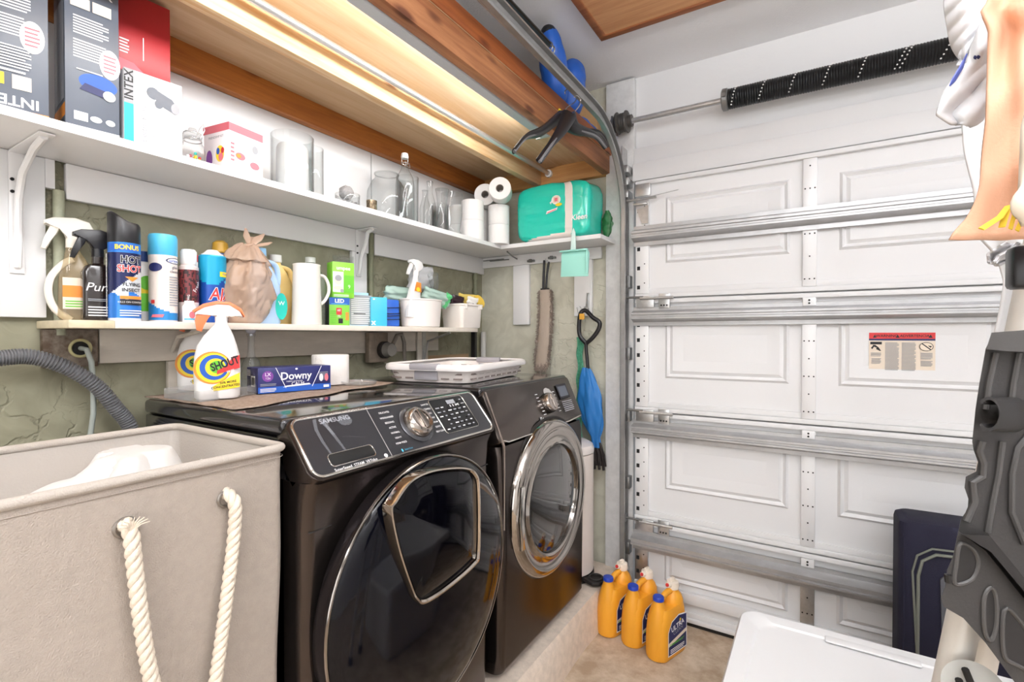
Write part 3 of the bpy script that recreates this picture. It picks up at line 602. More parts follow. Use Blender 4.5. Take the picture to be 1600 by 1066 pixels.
# dryer
dy = thing('clothes_dryer', 'black stainless front-load dryer with large chrome-ringed glass door, beside the trash can', 'dryer', (.45, 1.71, .17))
body(dy, 1.37, 2.045, [(.81, .20), (.822, .22), (.826, .6), (.818, .93), (.810, .965)])
obj('top_panel', G().box(.09, .735, 1.37, 2.045, 1.12, 1.16, bv=.012, seg=3), top_ss, dy, world=True)
DB = Vector((.812, 0, .99)); DU = (Vector((.742, 0, 1.152))-DB).normalized(); DN = Vector((DU.z, 0, -DU.x))
def dpp(y, t, o=0): return DB+DU*t+DN*o+Vector((0, y, 0))
rr = rrect(.675, .19, .02, 5, cx=1.7075, cy=.083)
obj('console_face', G().loft([[dpp(1.7075+(y-1.7075)*s, .083+(t-.083)*s, o) for y, t in rr] for o, s in ((-.05, 1), (-.008, 1), (-.002, .99), (0, .97))]), mat('dryer_console', '57504c', .2, .9), dy, world=True, smooth=30)
obj('console_trim', G().tube([dpp(1.385, .0, -.002), dpp(1.42, -.012, .0), dpp(1.9, -.012, .001), dpp(2.03, -.004, -.002)], .003, n=8), chrome, dy, world=True)
obj('edge_strip', G().tube([dpp(1.388, .17, -.004), dpp(1.386, .08, -.002), Vector((.818, 1.388, .97)), Vector((.815, 1.39, .6)), Vector((.812, 1.39, .23))], .006, n=8), mat('edge_bronze', 'a0938a', .2, 1), dy, world=True)
KD = frame(dpp(1.775, .082, .001), (0, 1, 0), DU)
kd = obj('dial_knob', G().lathe([(0, 0), (.042, 0), (.042, .012), (.036, .026), (.028, .028), (0, .026)], n=40).box(-.005, .005, -.03, .03, .022, .032, bv=.003), mat('knob_metal', 'a29a94', .14, .95), dy)
kd.matrix_parent_inverse = dy.matrix_basis.inverted(); kd.matrix_basis = KD
it = []
for i in range(8): it.append(('r', 1.70+.002*i, .125-.014*i, 1.72+.002*i, .1275-.014*i, W_))
for i in range(7): it.append(('r', 1.84, .122-.014*i, 1.86, .1245-.014*i, W_))
it += [('r', 1.672, .022, 1.685, .036, W_), ('r', 1.675, .026, 1.682, .032, K_), ('r', 1.69, .026, 1.699, .031, W_), ('r', 1.89, .085, 1.985, .15, K_), ('r', 1.9, .095, 1.975, .14, GB), ('lines', 1.89, .03, 1.985, .078, 6, GR)]
decal(dy, it, INK, frame(dpp(0, 0, .0002), (0, 1, 0), DU), world=True, name='console_lettering')
decal(dy, [('e', 1.80, .128, .026, .017, 0), ('p', [(1.78, .13), (1.825, .14), (1.85, .11), (1.845, .07), (1.825, .05), (1.83, .09), (1.815, .115)], 0)], [thin_glass('dryer_smear', (1, 1, 1), 0, body=.5, bodycol=(.95, .93, .9))], frame(dpp(0, 0, .001), (0, 1, 0), DU), world=True, name='dried_smear', label='white dried smears around the dryer knob')
DC = (1.72, .712)
dd = obj('door', G().lathe([(.30, .80), (.302, .822), (.292, .84), (.272, .850), (.262, .846), (.25, .838), (.225, .842), (.215, .85), (.206, .846), (.203, .82)], n=72, c=(0, DC[0], DC[1]), axis='x', mi=0), mat('door_chrome', 'a8a29c', .1, 1), dy, world=True, smooth=50)
obj('door_glass', G().lathe([(.214, .80), (.2035, .836), (.17, .842), (.08, .847), (0, .848)], n=64, c=(0, DC[0], DC[1]), axis='x'), mat('dryer_glass', '1b1715', .05, .4, coat=1), dd)
obj('door_gap', G().torus((.812, DC[0], DC[1]), .305, .006, axis='x', n=64), rubber, dd)
g = G().prism([(DC[0]-.287+.006*abs(k-4), DC[1]-.07+.04*k) for k in range(0)] or [(1.452, .60), (1.475, .60), (1.462, .70), (1.475, .82), (1.452, .82), (1.437, .71)], 'x', .838, .852, bv=.003)
obj('door_handle', g, chrome, dd)
# ---------------------------------------------------------------- on top of the machines
TOPZ = 1.1605
mm = mat('nonslip_mat', 'a38f80', .75, bump=.9, bscale=220, col2='8a7466', vscale=90)
def matf(a, b):
    y = .655+b*(1.335-.655); xf = .52-.14*b+.012*math.sin(b*17)+.01*math.sin(b*5+1); x = .06+a*(xf-.06)
    return Vector((x, y, TOPZ+.002+.0012*math.sin(x*60)*math.sin(y*40)))
g = G().grid(matf, 24, 30); sol = obj('non_slip_mat', g, mm, label='beige ribbed non-slip mat covering the back of the washer top', cat='mat'); md = sol.modifiers.new('s', 'SOLIDIFY'); md.thickness = .0025; md.offset = 1
acr = thin_glass('clear_acrylic', (.95, .95, .95), 1.3, body=.1)
g = G(); q = [(.345, .665), (.20, 1.20), (.06, 1.17), (.17, .66)]
zt0, zt1 = TOPZ+.006, TOPZ+.034
for i in range(4):
    a = Vector((*q[i], 0)); b = Vector((*q[(i+1) % 4], 0)); n_ = (b-a).cross(Vector((0, 0, 1))).normalized()*.0018
    g.loft([[a+Vector((0, 0, z)), a+n_+Vector((0, 0, z)), b+n_+Vector((0, 0, z)), b+Vector((0, 0, z))] for z in (zt0, zt1)])
obj('acrylic_tray', g.prism([q[i] for i in range(4)], 'z', zt0-.0005, zt0+.001), acr, label='shallow clear acrylic tray on the washer mat', cat='tray')
TR = zt0+.0012
def sprayer(par, z0, m_head, m_trig, m_neck, sc=1, face=1, nz=0):
    s = sc; ph = [(-.034, .016), (-.04, .03), (-.032, .046), (-.005, .054), (.035, .05), (.052, .041), (.052, .031), (.02, .026), (.012, 0), (-.012, 0)]
    obj('neck', G().cyl((0, 0, z0-.016*s), (0, 0, z0+.006*s), .014*s, .0135*s, n=20), m_neck, par)
    hd = obj('spray_head', G().prism([(face*a*s, z0+.005*s+b*s) for a, b in ph], 'x' if False else 'y', -.010*s, .010*s, bv=.004*s).xf(Matrix.Rotation(-PI/2, 4, 'Z')), m_head, par)
    pt = [(.022, .03), (.04, .032), (.052, -.002), (.058, -.026), (.048, -.028), (.038, -.004), (.028, .012)]
    obj('trigger', G().prism([(face*a*s, z0+.005*s+b*s) for a, b in pt], 'y', -.007*s, .007*s, bv=.002*s).xf(Matrix.Rotation(-PI/2, 4, 'Z')), m_trig, par)
    return hd
# nozzle of every sprayer points to local -Y; +X is the label side
orange = mat('orange_trigger', 'f07a4a', .35)
def shout(loc, rz, label):
    t = thing('stain_remover_bottle', label, 'bottle', loc, rz, 'stain remover spray bottles')
    def ring(w_, d_, z, cy=0): return [(x, y+cy, z) for x, y in rrect(d_, w_, min(w_, d_)*.45, 6)]
    obj('bottle_body', G().loft([ring(.100, .050, 0), ring(.108, .058, .005), ring(.110, .06, .03), ring(.112, .06, .08), ring(.108, .058, .115), ring(.094, .052, .145), ring(.070, .044, .172, .004), ring(.046, .036, .192, .008), ring(.032, .03, .203, .01), ring(.028, .028, .215, .01)]), whitepl, t)
    n = G().cyl((0, .01, .212), (0, .01, .228), .0155, n=20); obj('collar', n, whitepl, t)
    hd = G().prism([(-.050, .225), (-.052, .234), (-.03, .25), (.0, .258), (.03, .257), (.055, .24), (.062, .222), (.045, .226), (.032, .228), (.028, .222), (-.002, .222), (-.012, .23), (-.03, .232)], 'x', -.0115, .0115, bv=.004)
    obj('spray_head', hd, mat('white_orange_head', 'fdebe0', .35), t)
    obj('head_cap', G().prism([(-.053, .232), (-.03, .2505), (.0, .2595), (.03, .2585), (.056, .241), (.064, .222), (.067, .226), (.058, .247), (.031, .264), (-.002, .266), (-.033, .257), (-.058, .238)], 'x', -.013, .013, bv=.002), orange, t)
    obj('trigger', G().prism([(-.012, .245), (-.046, .236), (-.052, .212), (-.048, .186), (-.036, .182), (-.03, .20), (-.022, .222), (-.008, .23)], 'x', -.009, .009, bv=.003), orange, t)
    M = frame((.0305, 0, 0), (0, 1, 0), (0, 0, 1))
    it = [('e', -.012, .085, .044, .044, OR), ('e', -.010, .085, .040, .040, YL), ('e', -.008, .086, .034, .034, BL), ('e', -.005, .086, .024, .024, YL), ('e', -.002, .087, .017, .017, GN),
          ('p', [(-.01, .022), (.052, .03), (.052, .07), (.03, .06), (-.012, .035)], YL), ('p', [(-.002, .067), (.052, .083), (.052, .118), (.036, .115), (.02, .09), (-.002, .077)], RD),
          ('t', 'SHOUT', .029, .017, .095, K_, {'bold': .035, 'rot': .32, 'sx': .72}), ('t', 'FREE', .009, .03, .0745, W_, {'rot': .32, 'bold': .01}), ('t', '50% MORE', .0085, .024, .045, K_, {'bold': .02, 'rot': .12}), ('t', 'CONCENTRATED', .0085, .018, .034, K_, {'bold': .02, 'rot': .12})]
    decal(t, it, INK, M)
    return t
q1 = P(340, 622, z=TR); q2 = P(318, 612, z=TR)
shout((q1.x, q1.y, TR), -.45, 'white stain remover spray bottle with orange trigger, nearer of the two on the washer')
shout((q2.x-.055, q2.y+.012, TR), -.6, 'white stain remover spray bottle mostly hidden behind the nearer one')
# softener sheet carton
bx = thing('dryer_sheet_box', 'dark blue carton of dryer sheets standing on the washer', 'box', (.287, .963, TR), -.235)
obj('carton', G().box(-.05, .05, -.11, .11, 0, .075, bv=.001), mat('navy_carton', '262a63', .35), bx)
M = frame((.0502, 0, 0), (0, 1, 0), (0, 0, 1))
decal(bx, [('r', -.11, .0, .11, .018, BL), ('e', -.083, .05, .016, .016, PUR), ('t', 'LX', .014, -.083, .055, W_, {'bold': .01}), ('t', '12x', .01, -.083, .044, W_), ('t', 'Downy', .032, .0, .047, W_, {'bold': .02}), ('t', 'FABRIC SOFTENER', .006, -.005, .031, W_), ('t', 'CALM', .015, .005, .023, W_), ('p', [(-.04, .014), (.045, .018), (.04, .023), (-.03, .019)], W_), ('p', [(-.062, .075), (-.060, .075), (-.03, .012), (-.032, .012)], W_), ('p', [(.078, .075), (.08, .075), (.05, .012), (.048, .012)], W_), ('lines', -.105, .004, -.06, .016, 3, W_), ('lines', -.105, .022, -.06, .03, 2, GR), ('lines', .07, .03, .1, .058, 6, GR), ('e', .078, .038, .006, .012, W_), ('e', .095, .038, .006, .012, PK), ('e', 0, .069, .004, .003, W_), ('r', .085, .006, .103, .014, W_)], INK, M)
M = frame((0, -.1102, 0), (1, 0, 0), (0, 0, 1))
decal(bx, [('r', -.01, .018, .026, .05, W_)]+[('r', -.006+.0045*i, .022, -.0035+.0045*i, .046, K_) for i in range(7)]+[('lines', -.04, .05, -.01, .07, 4, W_), ('lines', -.042, .022, -.016, .04, 4, GR)], INK, M)
g = G().lathe([(.018, 0), (.062, 0), (.063, .004), (.063, .1), (.061, .103), (.018, .103)], n=40); g.lathe([(.0185, .001), (.018, .1025)], n=24)
obj('paper_roll', g, mat('toilet_paper', 'f0ece8', .9, bump=.4, bscale=160), label='large white paper roll standing behind the blue carton on the washer', cat='paper roll', loc=(.225, 1.165, TR))
g = G().lathe([(.056, 0), (.06, .002), (.062, .012), (.06, .013), (.056, .004), (0, .003)], n=40)
obj('clear_saucer', g, acr, label='clear plastic dish on the mat at the foot of the paper roll', cat='dish', loc=(.315, 1.215, TOPZ+.005))
glass = thin_glass('clear_glass', (.96, .97, .97), 1.5)
glass2 = thin_glass('frosty_glass', (.91, .92, .92), 1.6, body=.04)
cr = thing('glass_decanter', 'tall slim glass decanter with round ball stopper behind the blue carton', 'decanter', (.15, .918, TR))
obj('bottle_body', G().lathe([(0, .001), (.026, .0), (.029, .01), (.029, .07), (.024, .09), (.012, .105), (.0095, .13), (.0095, .165), (.013, .172), (.013, .178)], n=28), glass2, cr)
obj('stopper', G().sphere((0, 0, .192), .0165, 20).cyl((0, 0, .17), (0, 0, .188), .006, n=12), mat('glass_ball', 'cfd0d8', .05, .3, coat=1), cr)
# laundry basket
bk = thing('laundry_basket', 'collapsed white plastic laundry basket with grey handles across both machines', 'basket', (.45, 1.64, TOPZ+.001), -.0)
bw, bd = .37, .545
rot_b = math.radians(9); bk.rotation_euler = (0, 0, rot_b); bk.location = (.425, 1.665, TOPZ+.001)
def br(w_, d_, z, r=.06): return [(x, y, z) for x, y in rrect(w_, d_, r, 6)]
tb = mat('basket_white', 'f2e9e4', .4)
obj('basin', G().loft([br(bw-.05, bd-.05, .0), br(bw-.03, bd-.03, .004), br(bw-.012, bd-.012, .03), br(bw, bd, .056), br(bw-.008, bd-.008, .056), br(bw-.02, bd-.02, .03), br(bw-.04, bd-.04, .01), br(bw-.06, bd-.06, .008)], cap=True), tb, bk)
obj('rim', G().loft([br(bw+.0, bd+.0, .046, .06), br(bw+.036, bd+.036, .048, .075), br(bw+.042, bd+.042, .058, .08), br(bw+.034, bd+.034, .068, .075), br(bw+.012, bd+.012, .072, .065), br(bw-.006, bd-.006, .066, .06)], cap=False), mat('basket_rim', 'f6f1ef', .35), bk)
gh = mat('handle_grey', 'a7a3a8', .5)
for sg in (-1, 1):
    obj('handle', G().box(-.06, .06, sg*(bd/2+.004)-.018, sg*(bd/2+.004)+.018, .050, .0745, bv=.006).box(-.05, .05, sg*(bd/2-.004)-.005, sg*(bd/2-.004)+.005, .012, .046, bv=.003), gh, bk, label='grey soft grip handle')
g = G(); sd = hole_black
for sg in (-1, 1):
    for row in range(2):
        for i in range(9):
            y = -.22+.055*i; z = .018+.018*row; x = bw/2-.012+.3*(z-.018)*.5
            g.box(sg*x-.004, sg*x+.0042, y-.018, y+.018, z-.003, z+.003)
        for i in range(6):
            x = -.13+.052*i
            if abs(x) < .055: continue
            y = bd/2-.012+.15*(z-.018); g.box(x-.017, x+.017, sg*y-.004, sg*y+.0042, z-.003, z+.003)
obj('vent_slots', g, mat('slot_shadow', '8d7f7a', .8), bk)
# ---------------------------------------------------------------- hamper and its low stand
canvas = mat('hamper_canvas', 'a89d93', .9, bump=.5, bscale=420, var=.07, vscale=60)
lining = mat('hamper_lining', 'beb6ae', .9, bump=.2, bscale=200)
HX0, HX1, HY0, HY1, HZ = .335, .782, .165, .618, 1.12
hcx, hcy, hw, hd_ = (HX0+HX1)/2, (HY0+HY1)/2, HX1-HX0, HY1-HY0
obj('storage_crate', G().box(.30, .80, .14, .62, .001, .405, bv=.006).box(.31, .79, .15, .61, .405, .41), wood('crate_wood', 'b98d5b', '90653a', 0), label='wooden crate under the laundry hamper', cat='crate')
hm_ = thing('laundry_hamper', 'large taupe fabric laundry hamper with thick white rope handle at front left', 'hamper', (hcx, hcy, .412))
def hr(z, s, r=.022, bow=0):
    return [(hcx+(x)*s+bow*(1 if x > 0 else -1)*math.cos(PI*y/hd_)*.5*0, hcy+y*s, z) for x, y in rrect(hw, hd_, r, 6)]
rings = []
for i in range(15):
    t = i/14; z = .412+(HZ-.012-.412)*t; s = .955+.045*t
    rings.append([(x+.002*math.sin(z*17+y*9), y+.001*math.sin(z*13+x*20), zz) for x, y, zz in hr(z, s)])
rings = [hr(.412, .93)]+rings
inner = [[(hcx+(x-hcx)*.985, hcy+(y-hcy)*.985, z) for x, y, z in r] for r in rings[::-1][:8]]
obj('canvas_body', G().loft(rings, cap=False).loft([rings[0], [(hcx+(x-hcx)*.01, hcy+(y-hcy)*.01, z) for x, y, z in rings[0]]], cap=False), canvas, hm_, world=True)
obj('lining', G().loft(inner, cap=False), lining, hm_, world=True)
obj('rim_piping', G().tube([(x, y, HZ-.008+.003*math.sin(x*20)*math.cos(y*14)) for x, y in rrect(hw, hd_, .024, 8, hcx, hcy)], .0085, n=10, loop=True), mat('piping_canvas', 'b5aca3', .9, bump=.4, bscale=400), hm_, world=True)
obj('stitching', G().tube([(x, y, HZ-.026) for x, y in rrect(hw+.004, hd_+.004, .024, 8, hcx, hcy)], .0009, n=5, loop=True), mat('stitch', '9b9087', .9), hm_, world=True)
def mound(u, v):
    x = HX0+.018+(hw-.036)*u; y = HY0+.018+(hd_-.036)*v; e = min(u, 1-u, v, 1-v)
    n1 = noise.noise(Vector((x*7, y*7, 2))); n2 = abs(noise.noise(Vector((x*12+y*9, y*6-x*5, 5))))
    z = .985+.06*n1+.10*n2+.10*math.exp(-((u-.30)**2+(v-.72)**2)/.07)
    return Vector((x, y, min(z, 1.095)))
obj('white_bedding', G().grid(mound, 50, 50), mat('white_cloth', 'd6d3d0', .9, bump=.15, bscale=60), label='crumpled white cloth filling the taupe hamper', cat='laundry')
# rope handle: three twisted strands
rope_m = mat('cotton_rope', 'ddd0bf', .9, bump=.5, bscale=260)
def rope(pts, r, pitch, m_, par):
    sp_ = spline([Vector(p) for p in pts], 26); L = 0; acc = [0]
    for a, b in zip(sp_, sp_[1:]): L += (b-a).length; acc.append(L)
    g = G()
    for k in range(3):
        q = []; a_ = None
        for i, p in enumerate(sp_):
            d = (sp_[min(i+1, len(sp_)-1)]-sp_[max(i-1, 0)]).normalized()
            if a_ is None: a_ = d.orthogonal().normalized()
            a_ = (a_-d*a_.dot(d)).normalized(); b_ = d.cross(a_); th = 2*PI*acc[i]/pitch+k*2*PI/3
            q.append(p+(a_*math.cos(th)+b_*math.sin(th))*r*.5)
        g.tube(q, r*.62, n=8)
    return obj('rope_handle', g, m_, par, world=True, smooth=70)
XH = .80
a1 = P(203, 828, x=XH); a2 = P(362, 780, x=XH)
pts = [a1+Vector((-.03, 0, .002)), a1, P(212, 900, x=XH+.004), P(222, 980, x=XH+.006), P(238, 1066, x=XH+.006), P(262, 1120, x=XH+.006), P(300, 1150, x=XH+.006), P(328, 1110, x=XH+.006), P(340, 1040, x=XH+.004), P(356, 920, x=XH+.004), P(366, 830, x=XH), P(366, 784, x=XH), a2+Vector((-.03, 0, .01))]
rope(pts, .0105, .048, rope_m, hm_)
obj('eyelet', G().torus((.7835, a2.y+.0, a2.z-.002), .0145, .0028, axis='x', n=24), mat('eyelet_metal', '9c9690', .3, .9), hm_, world=True)
obj('eyelet', G().torus((.7835, a1.y, a1.z), .0145, .0028, axis='x', n=24), mat('eyelet_metal', '9c9690', .3, .9), hm_, world=True)
g = G()
for k in range(9):
    an = .2+k*.33; q = a1+Vector((.008, 0, .0)); g.tube([q, q+Vector((.004, .010*math.cos(an), .009*math.sin(an)+.006)), q+Vector((.006, .022*math.cos(an), .016*math.sin(an)+.006))], [.0016, .0011, .0006], n=5)
obj('frayed_end', g, rope_m, hm_, world=True)
# ---------------------------------------------------------------- trash can on curb
tc = thing('trash_can', 'tall narrow white step trash can in the corner behind the dryer', 'trash can', (.655, 2.215, .17))
can = mat('can_white', 'e9ded6', .3)
obj('bin_body', G().lathe([(.128, .03), (.132, .035), (.132, .60)], n=40), can, tc)
obj('lid', G().lathe([(.133, .604), (.134, .62), (.128, .64), (.1, .655), (.05, .662), (0, .664)], n=40), mat('can_lid', 'efe7e2', .3), tc)
obj('base', G().lathe([(.134, .0), (.136, .004), (.134, .03), (0, .03)], n=40), rubber, tc)
obj('pedal', G().prism([(.10, -.035), (.19, -.045), (.215, -.02), (.215, .03), (.19, .05), (.10, .04)], 'z', .012, .03, bv=.005).xf(Matrix.Rotation(-.25, 4, 'Z')).torus((.17, -.04, .035), .03, .005, n=20), rubber, tc)
obj('door_stop', G().box(-.06, .06, -.02, .02, 0, .05, bv=.01).jit(.006, 30), mat('old_stone', '6b5d50', .9, bump=.6, bscale=40, col2='4b3d33'), label='small dark rubble piece in the corner beside trash can', cat='rubble', loc=(.84, 2.345, .0))
# ---------------------------------------------------------------- yellow jugs
jug_m = mat('jug_yellow', 'e8a02a', .42)
def jug(loc, rz, label, tilt=0):
    t = thing('detergent_jug', label, 'jug', loc, rz, 'yellow jugs on the floor')
    # local: long side along Y, front (blue cap) at -Y
    def rg(y0, y1, w_, z): return [(x, y+(y0+y1)/2, z) for x, y in rrect(w_, y1-y0, min(w_*.42, .035), 6)]
    g = G().loft([rg(-.088, .088, .088, 0), rg(-.093, .093, .096, .006), rg(-.094, .094, .098, .02), rg(-.092, .094, .098, .10), rg(-.084, .094, .096, .155), rg(-.074, .092, .09, .185), rg(-.066, .09, .08, .205)])
    obj('jug_body', g, jug_m, t)
    obj('front_shoulder', G().lathe([(.046, .0), (.047, .02), (.046, .12), (.040, .165), (.030, .2), (.0215, .225), (.0205, .235)], n=28, c=(0, -.052, .004)), jug_m, t)
    obj('rear_shoulder', G().lathe([(.044, .19), (.043, .215), (.035, .235), (.022, .25), (.02, .256)], n=28, c=(0, .05, 0)), jug_m, t)
    obj('handle', G().tube([(0, -.045, .20), (0, -.035, .228), (0, -.01, .246), (0, .02, .252), (0, .045, .245)], [.016, .013, .012, .013, .016], n=14), jug_m, t)
    c = obj('blue_cap', G().lathe([(.0215, .236), (.023, .237), (.023, .25), (.021, .253), (.0, .254)], n=28, c=(0, -.052, 0)), mat('cap_blue', '1d3fae', .35), t, label='round blue screw cap')
    obj('spout_cap', G().lathe([(.021, .255), (.025, .256), (.027, .268), (.024, .285), (.012, .288), (0, .288)], n=24, c=(0, .05, 0)).cyl((0, .03, .275), (0, .012, .279), .012, .011, n=16).box(-.007, .007, .035, .06, .284, .30, bv=.003), mat('spout_ivory', 'f3e6d6', .3, ), t, label='ivory pour spout')
    obj('spout_button', G().cyl((0, .0135, .2785), (0, .009, .28), .0075, n=16), redink, t, label='small red button on the spout')
    M = frame((.0492, 0, 0), (0, 1, 0), (0, 0, 1))
    decal(t, [('p', [(-.055, .02), (.08, .02), (.08, .165), (.02, .175), (-.03, .16), (-.055, .12)], W_), ('p', [(-.051, .024), (.076, .024), (.076, .16), (.02, .17), (-.028, .156), (-.051, .118)], NV), ('p', [(-.051, .06), (.076, .085), (.076, .1), (-.051, .075)], CR), ('t', 'ULTRA', .03, .012, .13, W_, {'bold': .02, 'rot': .15}), ('t', 'CLEAN', .022, .015, .11, GR, {'rot': .15}), ('e', .03, .15, .006, .006, YL), ('lines', -.04, .03, .06, .05, 3, W_), ('lines', -.045, .062, .06, .072, 2, GN)], INK, M, label='dark blue detergent label')
    return t
j = jug((1.165, 2.115, .001), -.34, 'yellow detergent jug with blue cap, nearest and rightmost of three, showing its label')
jug((1.045, 2.15, .001), -.32, 'yellow detergent jug with blue cap, middle of the three on the floor')
jug((.925, 2.165, .001), -.3, 'yellow detergent jug with blue cap, standing against the curb')
ojl = G().lathe([(0, 0), (.035, 0), (.037, .01), (.036, .06), (.03, .085), (.014, .1), (.013, .112), (0, .112)], n=24)
# ---------------------------------------------------------------- suitcase, tub
sc = thing('suitcase', 'upright navy soft suitcase with grey piping against the garage door', 'suitcase', (2.19, 2.17, 0), .02)
navy = mat('suitcase_navy', '17162c', .85, bump=.3, bscale=300)
obj('shell', G().loft([[(x, y, z) for x, y in rrect(.50*s, .16*s, .03, 5)] for z, s in ((.025, .96), (.035, 1), (.70, 1), (.715, .985), (.722, .93))]), navy, sc)
gp = mat('suitcase_piping', '6f7168', .7)
obj('pocket_piping', G().tube([(-.20, -.082, .06), (-.20, -.084, .55), (-.19, -.084, .6), (-.155, -.084, .628), (-.05, -.084, .635), (.2, -.084, .635)], .005, n=8), gp, sc)
obj('pocket_piping', G().tube([(-.19, -.082, .06), (-.215, -.083, .56), (-.203, -.083, .615), (-.165, -.083, .645), (-.05, -.083, .652), (.2, -.083, .652)], .0035, n=8), gp, sc)
obj('corner_piping', G().tube([(-.235, -.073, .06), (-.235, -.073, .66), (-.245, -.06, .715)], .004, n=8), navy, sc)
obj('side_panel', G().prism([(-.125, .06), (-.085, .06), (-.09, .46), (-.105, .53), (-.128, .57), (-.145, .55), (-.14, .4)], 'y', -.087, -.078, bv=.002), mat('panel_grey', '55565b', .8), sc)
obj('handle', G().box(-.07, .05, -.094, -.08, .40, .445, bv=.004), mat('handle_taupe', '847b70', .6), sc)
for sx in (-.17, .17): obj('wheel', G().cyl((sx-.02, .04, .024), (sx+.02, .04, .024), .024, n=20), rubber, sc)
tbm = mat('tub_white', 'eeeeef', .45)
tub = thing('storage_tub', 'large white plastic storage tub with flat lid in front of suitcase', 'storage tub', (1.86, 1.47, 0))
def tr_(w_, d_, z, r=.05): return [(x, y, z) for x, y in rrect(w_, d_, r, 6)]
TW, TD = .72, .60
obj('tub_body', G().loft([tr_(TW-.12, TD-.12, .001), tr_(TW-.11, TD-.11, .01), tr_(TW-.05, TD-.05, .40), tr_(TW-.04, TD-.04, .42)]), tbm, tub)
obj('lid', G().loft([tr_(TW-.01, TD-.01, .41), tr_(TW, TD, .415), tr_(TW, TD, .44), tr_(TW-.012, TD-.012, .45), tr_(TW-.10, TD-.10, .45), tr_(TW-.11, TD-.11, .445), tr_(TW-.14, TD-.14, .445)]), mat('lid_white', 'f1f1f2', .4), tub)
obj('lid_ridge', G().box(-.13, .09, TD/2-.075, TD/2-.045, .449, .455, bv=.003), mat('lid_white', 'f1f1f2', .4), tub)
# ---------------------------------------------------------------- lower shelf products (local +X is the front)
LZ = 1.3775
# clear spray bottle with white loop handle
t = thing('spray_bottle', 'clear spray bottle with cream loop handle at the left end of lower shelf', 'bottle', (.06, .497, LZ), -.3)
obj('bottle_body', G().loft([[(x, y, z) for x, y in rrect(.05*s, .085*s2, .02*s, 5, 0, o)] for z, s, s2, o in ((0, .95, .9, .015), (.01, 1, 1, .012), (.11, 1, .95, .012), (.15, .8, .6, .006), (.18, .5, .35, 0), (.2, .5, .3, 0))]), thin_glass('amber_clear', (.9, .84, .7), 1.2, body=.25, bodycol=(.75, .6, .4)), t)
obj('loop_handle', G().tube(spline([Vector(p) for p in ((0, -.005, .002), (0, -.035, .03), (0, -.047, .07), (0, -.042, .11), (0, -.02, .145), (0, .0, .16))], 6), .0095, n=12, flat=.7), creamwh, t)
sprayer(t, .205, creamwh, creamwh, creamwh, 1.05)
decal(t, [('r', -.02, .03, .045, .11, CR), ('r', -.02, .06, .045, .09, OR), ('lines', -.015, .035, .04, .055, 3, GN)], INK, frame((.0256, .0, 0), (0, 1, 0), (0, 0, 1)))
t = thing('spray_bottle', 'black spray bottle with white script lettering on lower shelf', 'bottle', (.115, .531, LZ), -.15)
obj('bottle_body', G().loft([[(x, y, z) for x, y in rrect(.046*s, .066*s2, .012*s, 5)] for z, s, s2 in ((0, .95, .97), (.005, 1, 1), (.125, 1, 1), (.14, .9, .8), (.148, .5, .36), (.165, .5, .36))]), mat('dark_brown_bottle', '1e1513', .15, coat=.5), t)
sprayer(t, .18, blackpl, blackpl, blackpl, .95)
decal(t, [('t', 'Pura', .03, .0, .085, W_, {'sh': .25}), ('lines', -.024, .05, .024, .058, 2, GR), ('lines', -.024, .012, .024, .04, 4, W_)], INK, frame((.0232, .0, 0), (0, 1, 0), (0, 0, 1)))
# insect spray
def can(name, label, cat_, loc, rz, r, hbody, mats_prof, prof=None):
    t = thing(name, label, cat_, loc, rz); return t
hot_r = .0345
t = thing('aerosol_can', 'tall blue insect spray can with large black cap and yellow BONUS banner', 'spray can', (.175, .567, LZ), -.12)
mB = lambda *a: None
def wrapcol(a, b):
    th = a*2*PI; s = math.cos(th-1.2)
    lim = .42+.16*math.sin(th*1+.3); lim2 = .26+.10*math.cos(th*1.3)
    if b > .86: return 0
    if b > lim+.05: return 1
    if b > lim2: return 2
    if b > .02: return 0
    return 2
def cyl_wrap(r, h, n=64, m=40): return lambda a, b: Vector((r*math.cos(a*2*PI), r*math.sin(a*2*PI), h*b))
obj('can_body', G().grid(cyl_wrap(hot_r, .20), 64, 60, mi=wrapcol, wrap=True).lathe([(0, .0005), (.033, .0005), (.0344, .001)], n=48, mi=2), [mat('can_blue', '2f78cf', .25, .3), mat('can_navy', '1b2350', .25, .3), mat('can_silver', 'dfe4ea', .25, .3)], t)
obj('cap', G().loft([[(x, y, z+(.030*max(0, (-y)/.034) if k > 1 else 0)) for x, y in [(rr_*math.cos(2*PI*i/36), rr_*math.sin(2*PI*i/36)) for i in range(36)]] for k, (rr_, z) in enumerate(((.0345, .199), (.0348, .2), (.0345, .245), (.031, .252), (.02, .254)))]), blackpl, t)
decal(t, [('r', -.028, .178, .04, .195, BL), ('t', 'BONUS', .0165, .016, .1865, YL, {'bold': .03}), ('t', 'HOT', .025, .024, .155, W_, {'bold': .06, 'sx': .85}), ('t', 'SHOT', .025, .022, .132, W_, {'bold': .06, 'sx': .85}), ('t', 'HOT', .025, .024, .155, K_, {'bold': .025, 'sx': .85}), ('t', 'SHOT', .025, .022, .132, RD, {'bold': .02, 'sx': .85}), ('p', [(.01, .112), (.04, .112), (.025, .1)], OR), ('t', 'FLYING', .0125, .026, .092, K_, {'bold': .02}), ('t', 'INSECT', .0125, .024, .078, K_, {'bold': .02}), ('r', .0, .055, .05, .063, OR), ('r', .0, .04, .05, .054, K_), ('t', 'KILLS ON CONTACT', .006, .024, .047, W_), ('lines', .0, .012, .05, .03, 3, W_), ('r', -.05, .01, -.034, .17, W_), ('lines', -.049, .015, -.036, .165, 18, GR)], INK, bend=hot_r, yaw=-.5)
t = thing('spray_bottle', 'slim white and green can wedged behind the insect spray', 'bottle', (.075, .648, LZ), 0)
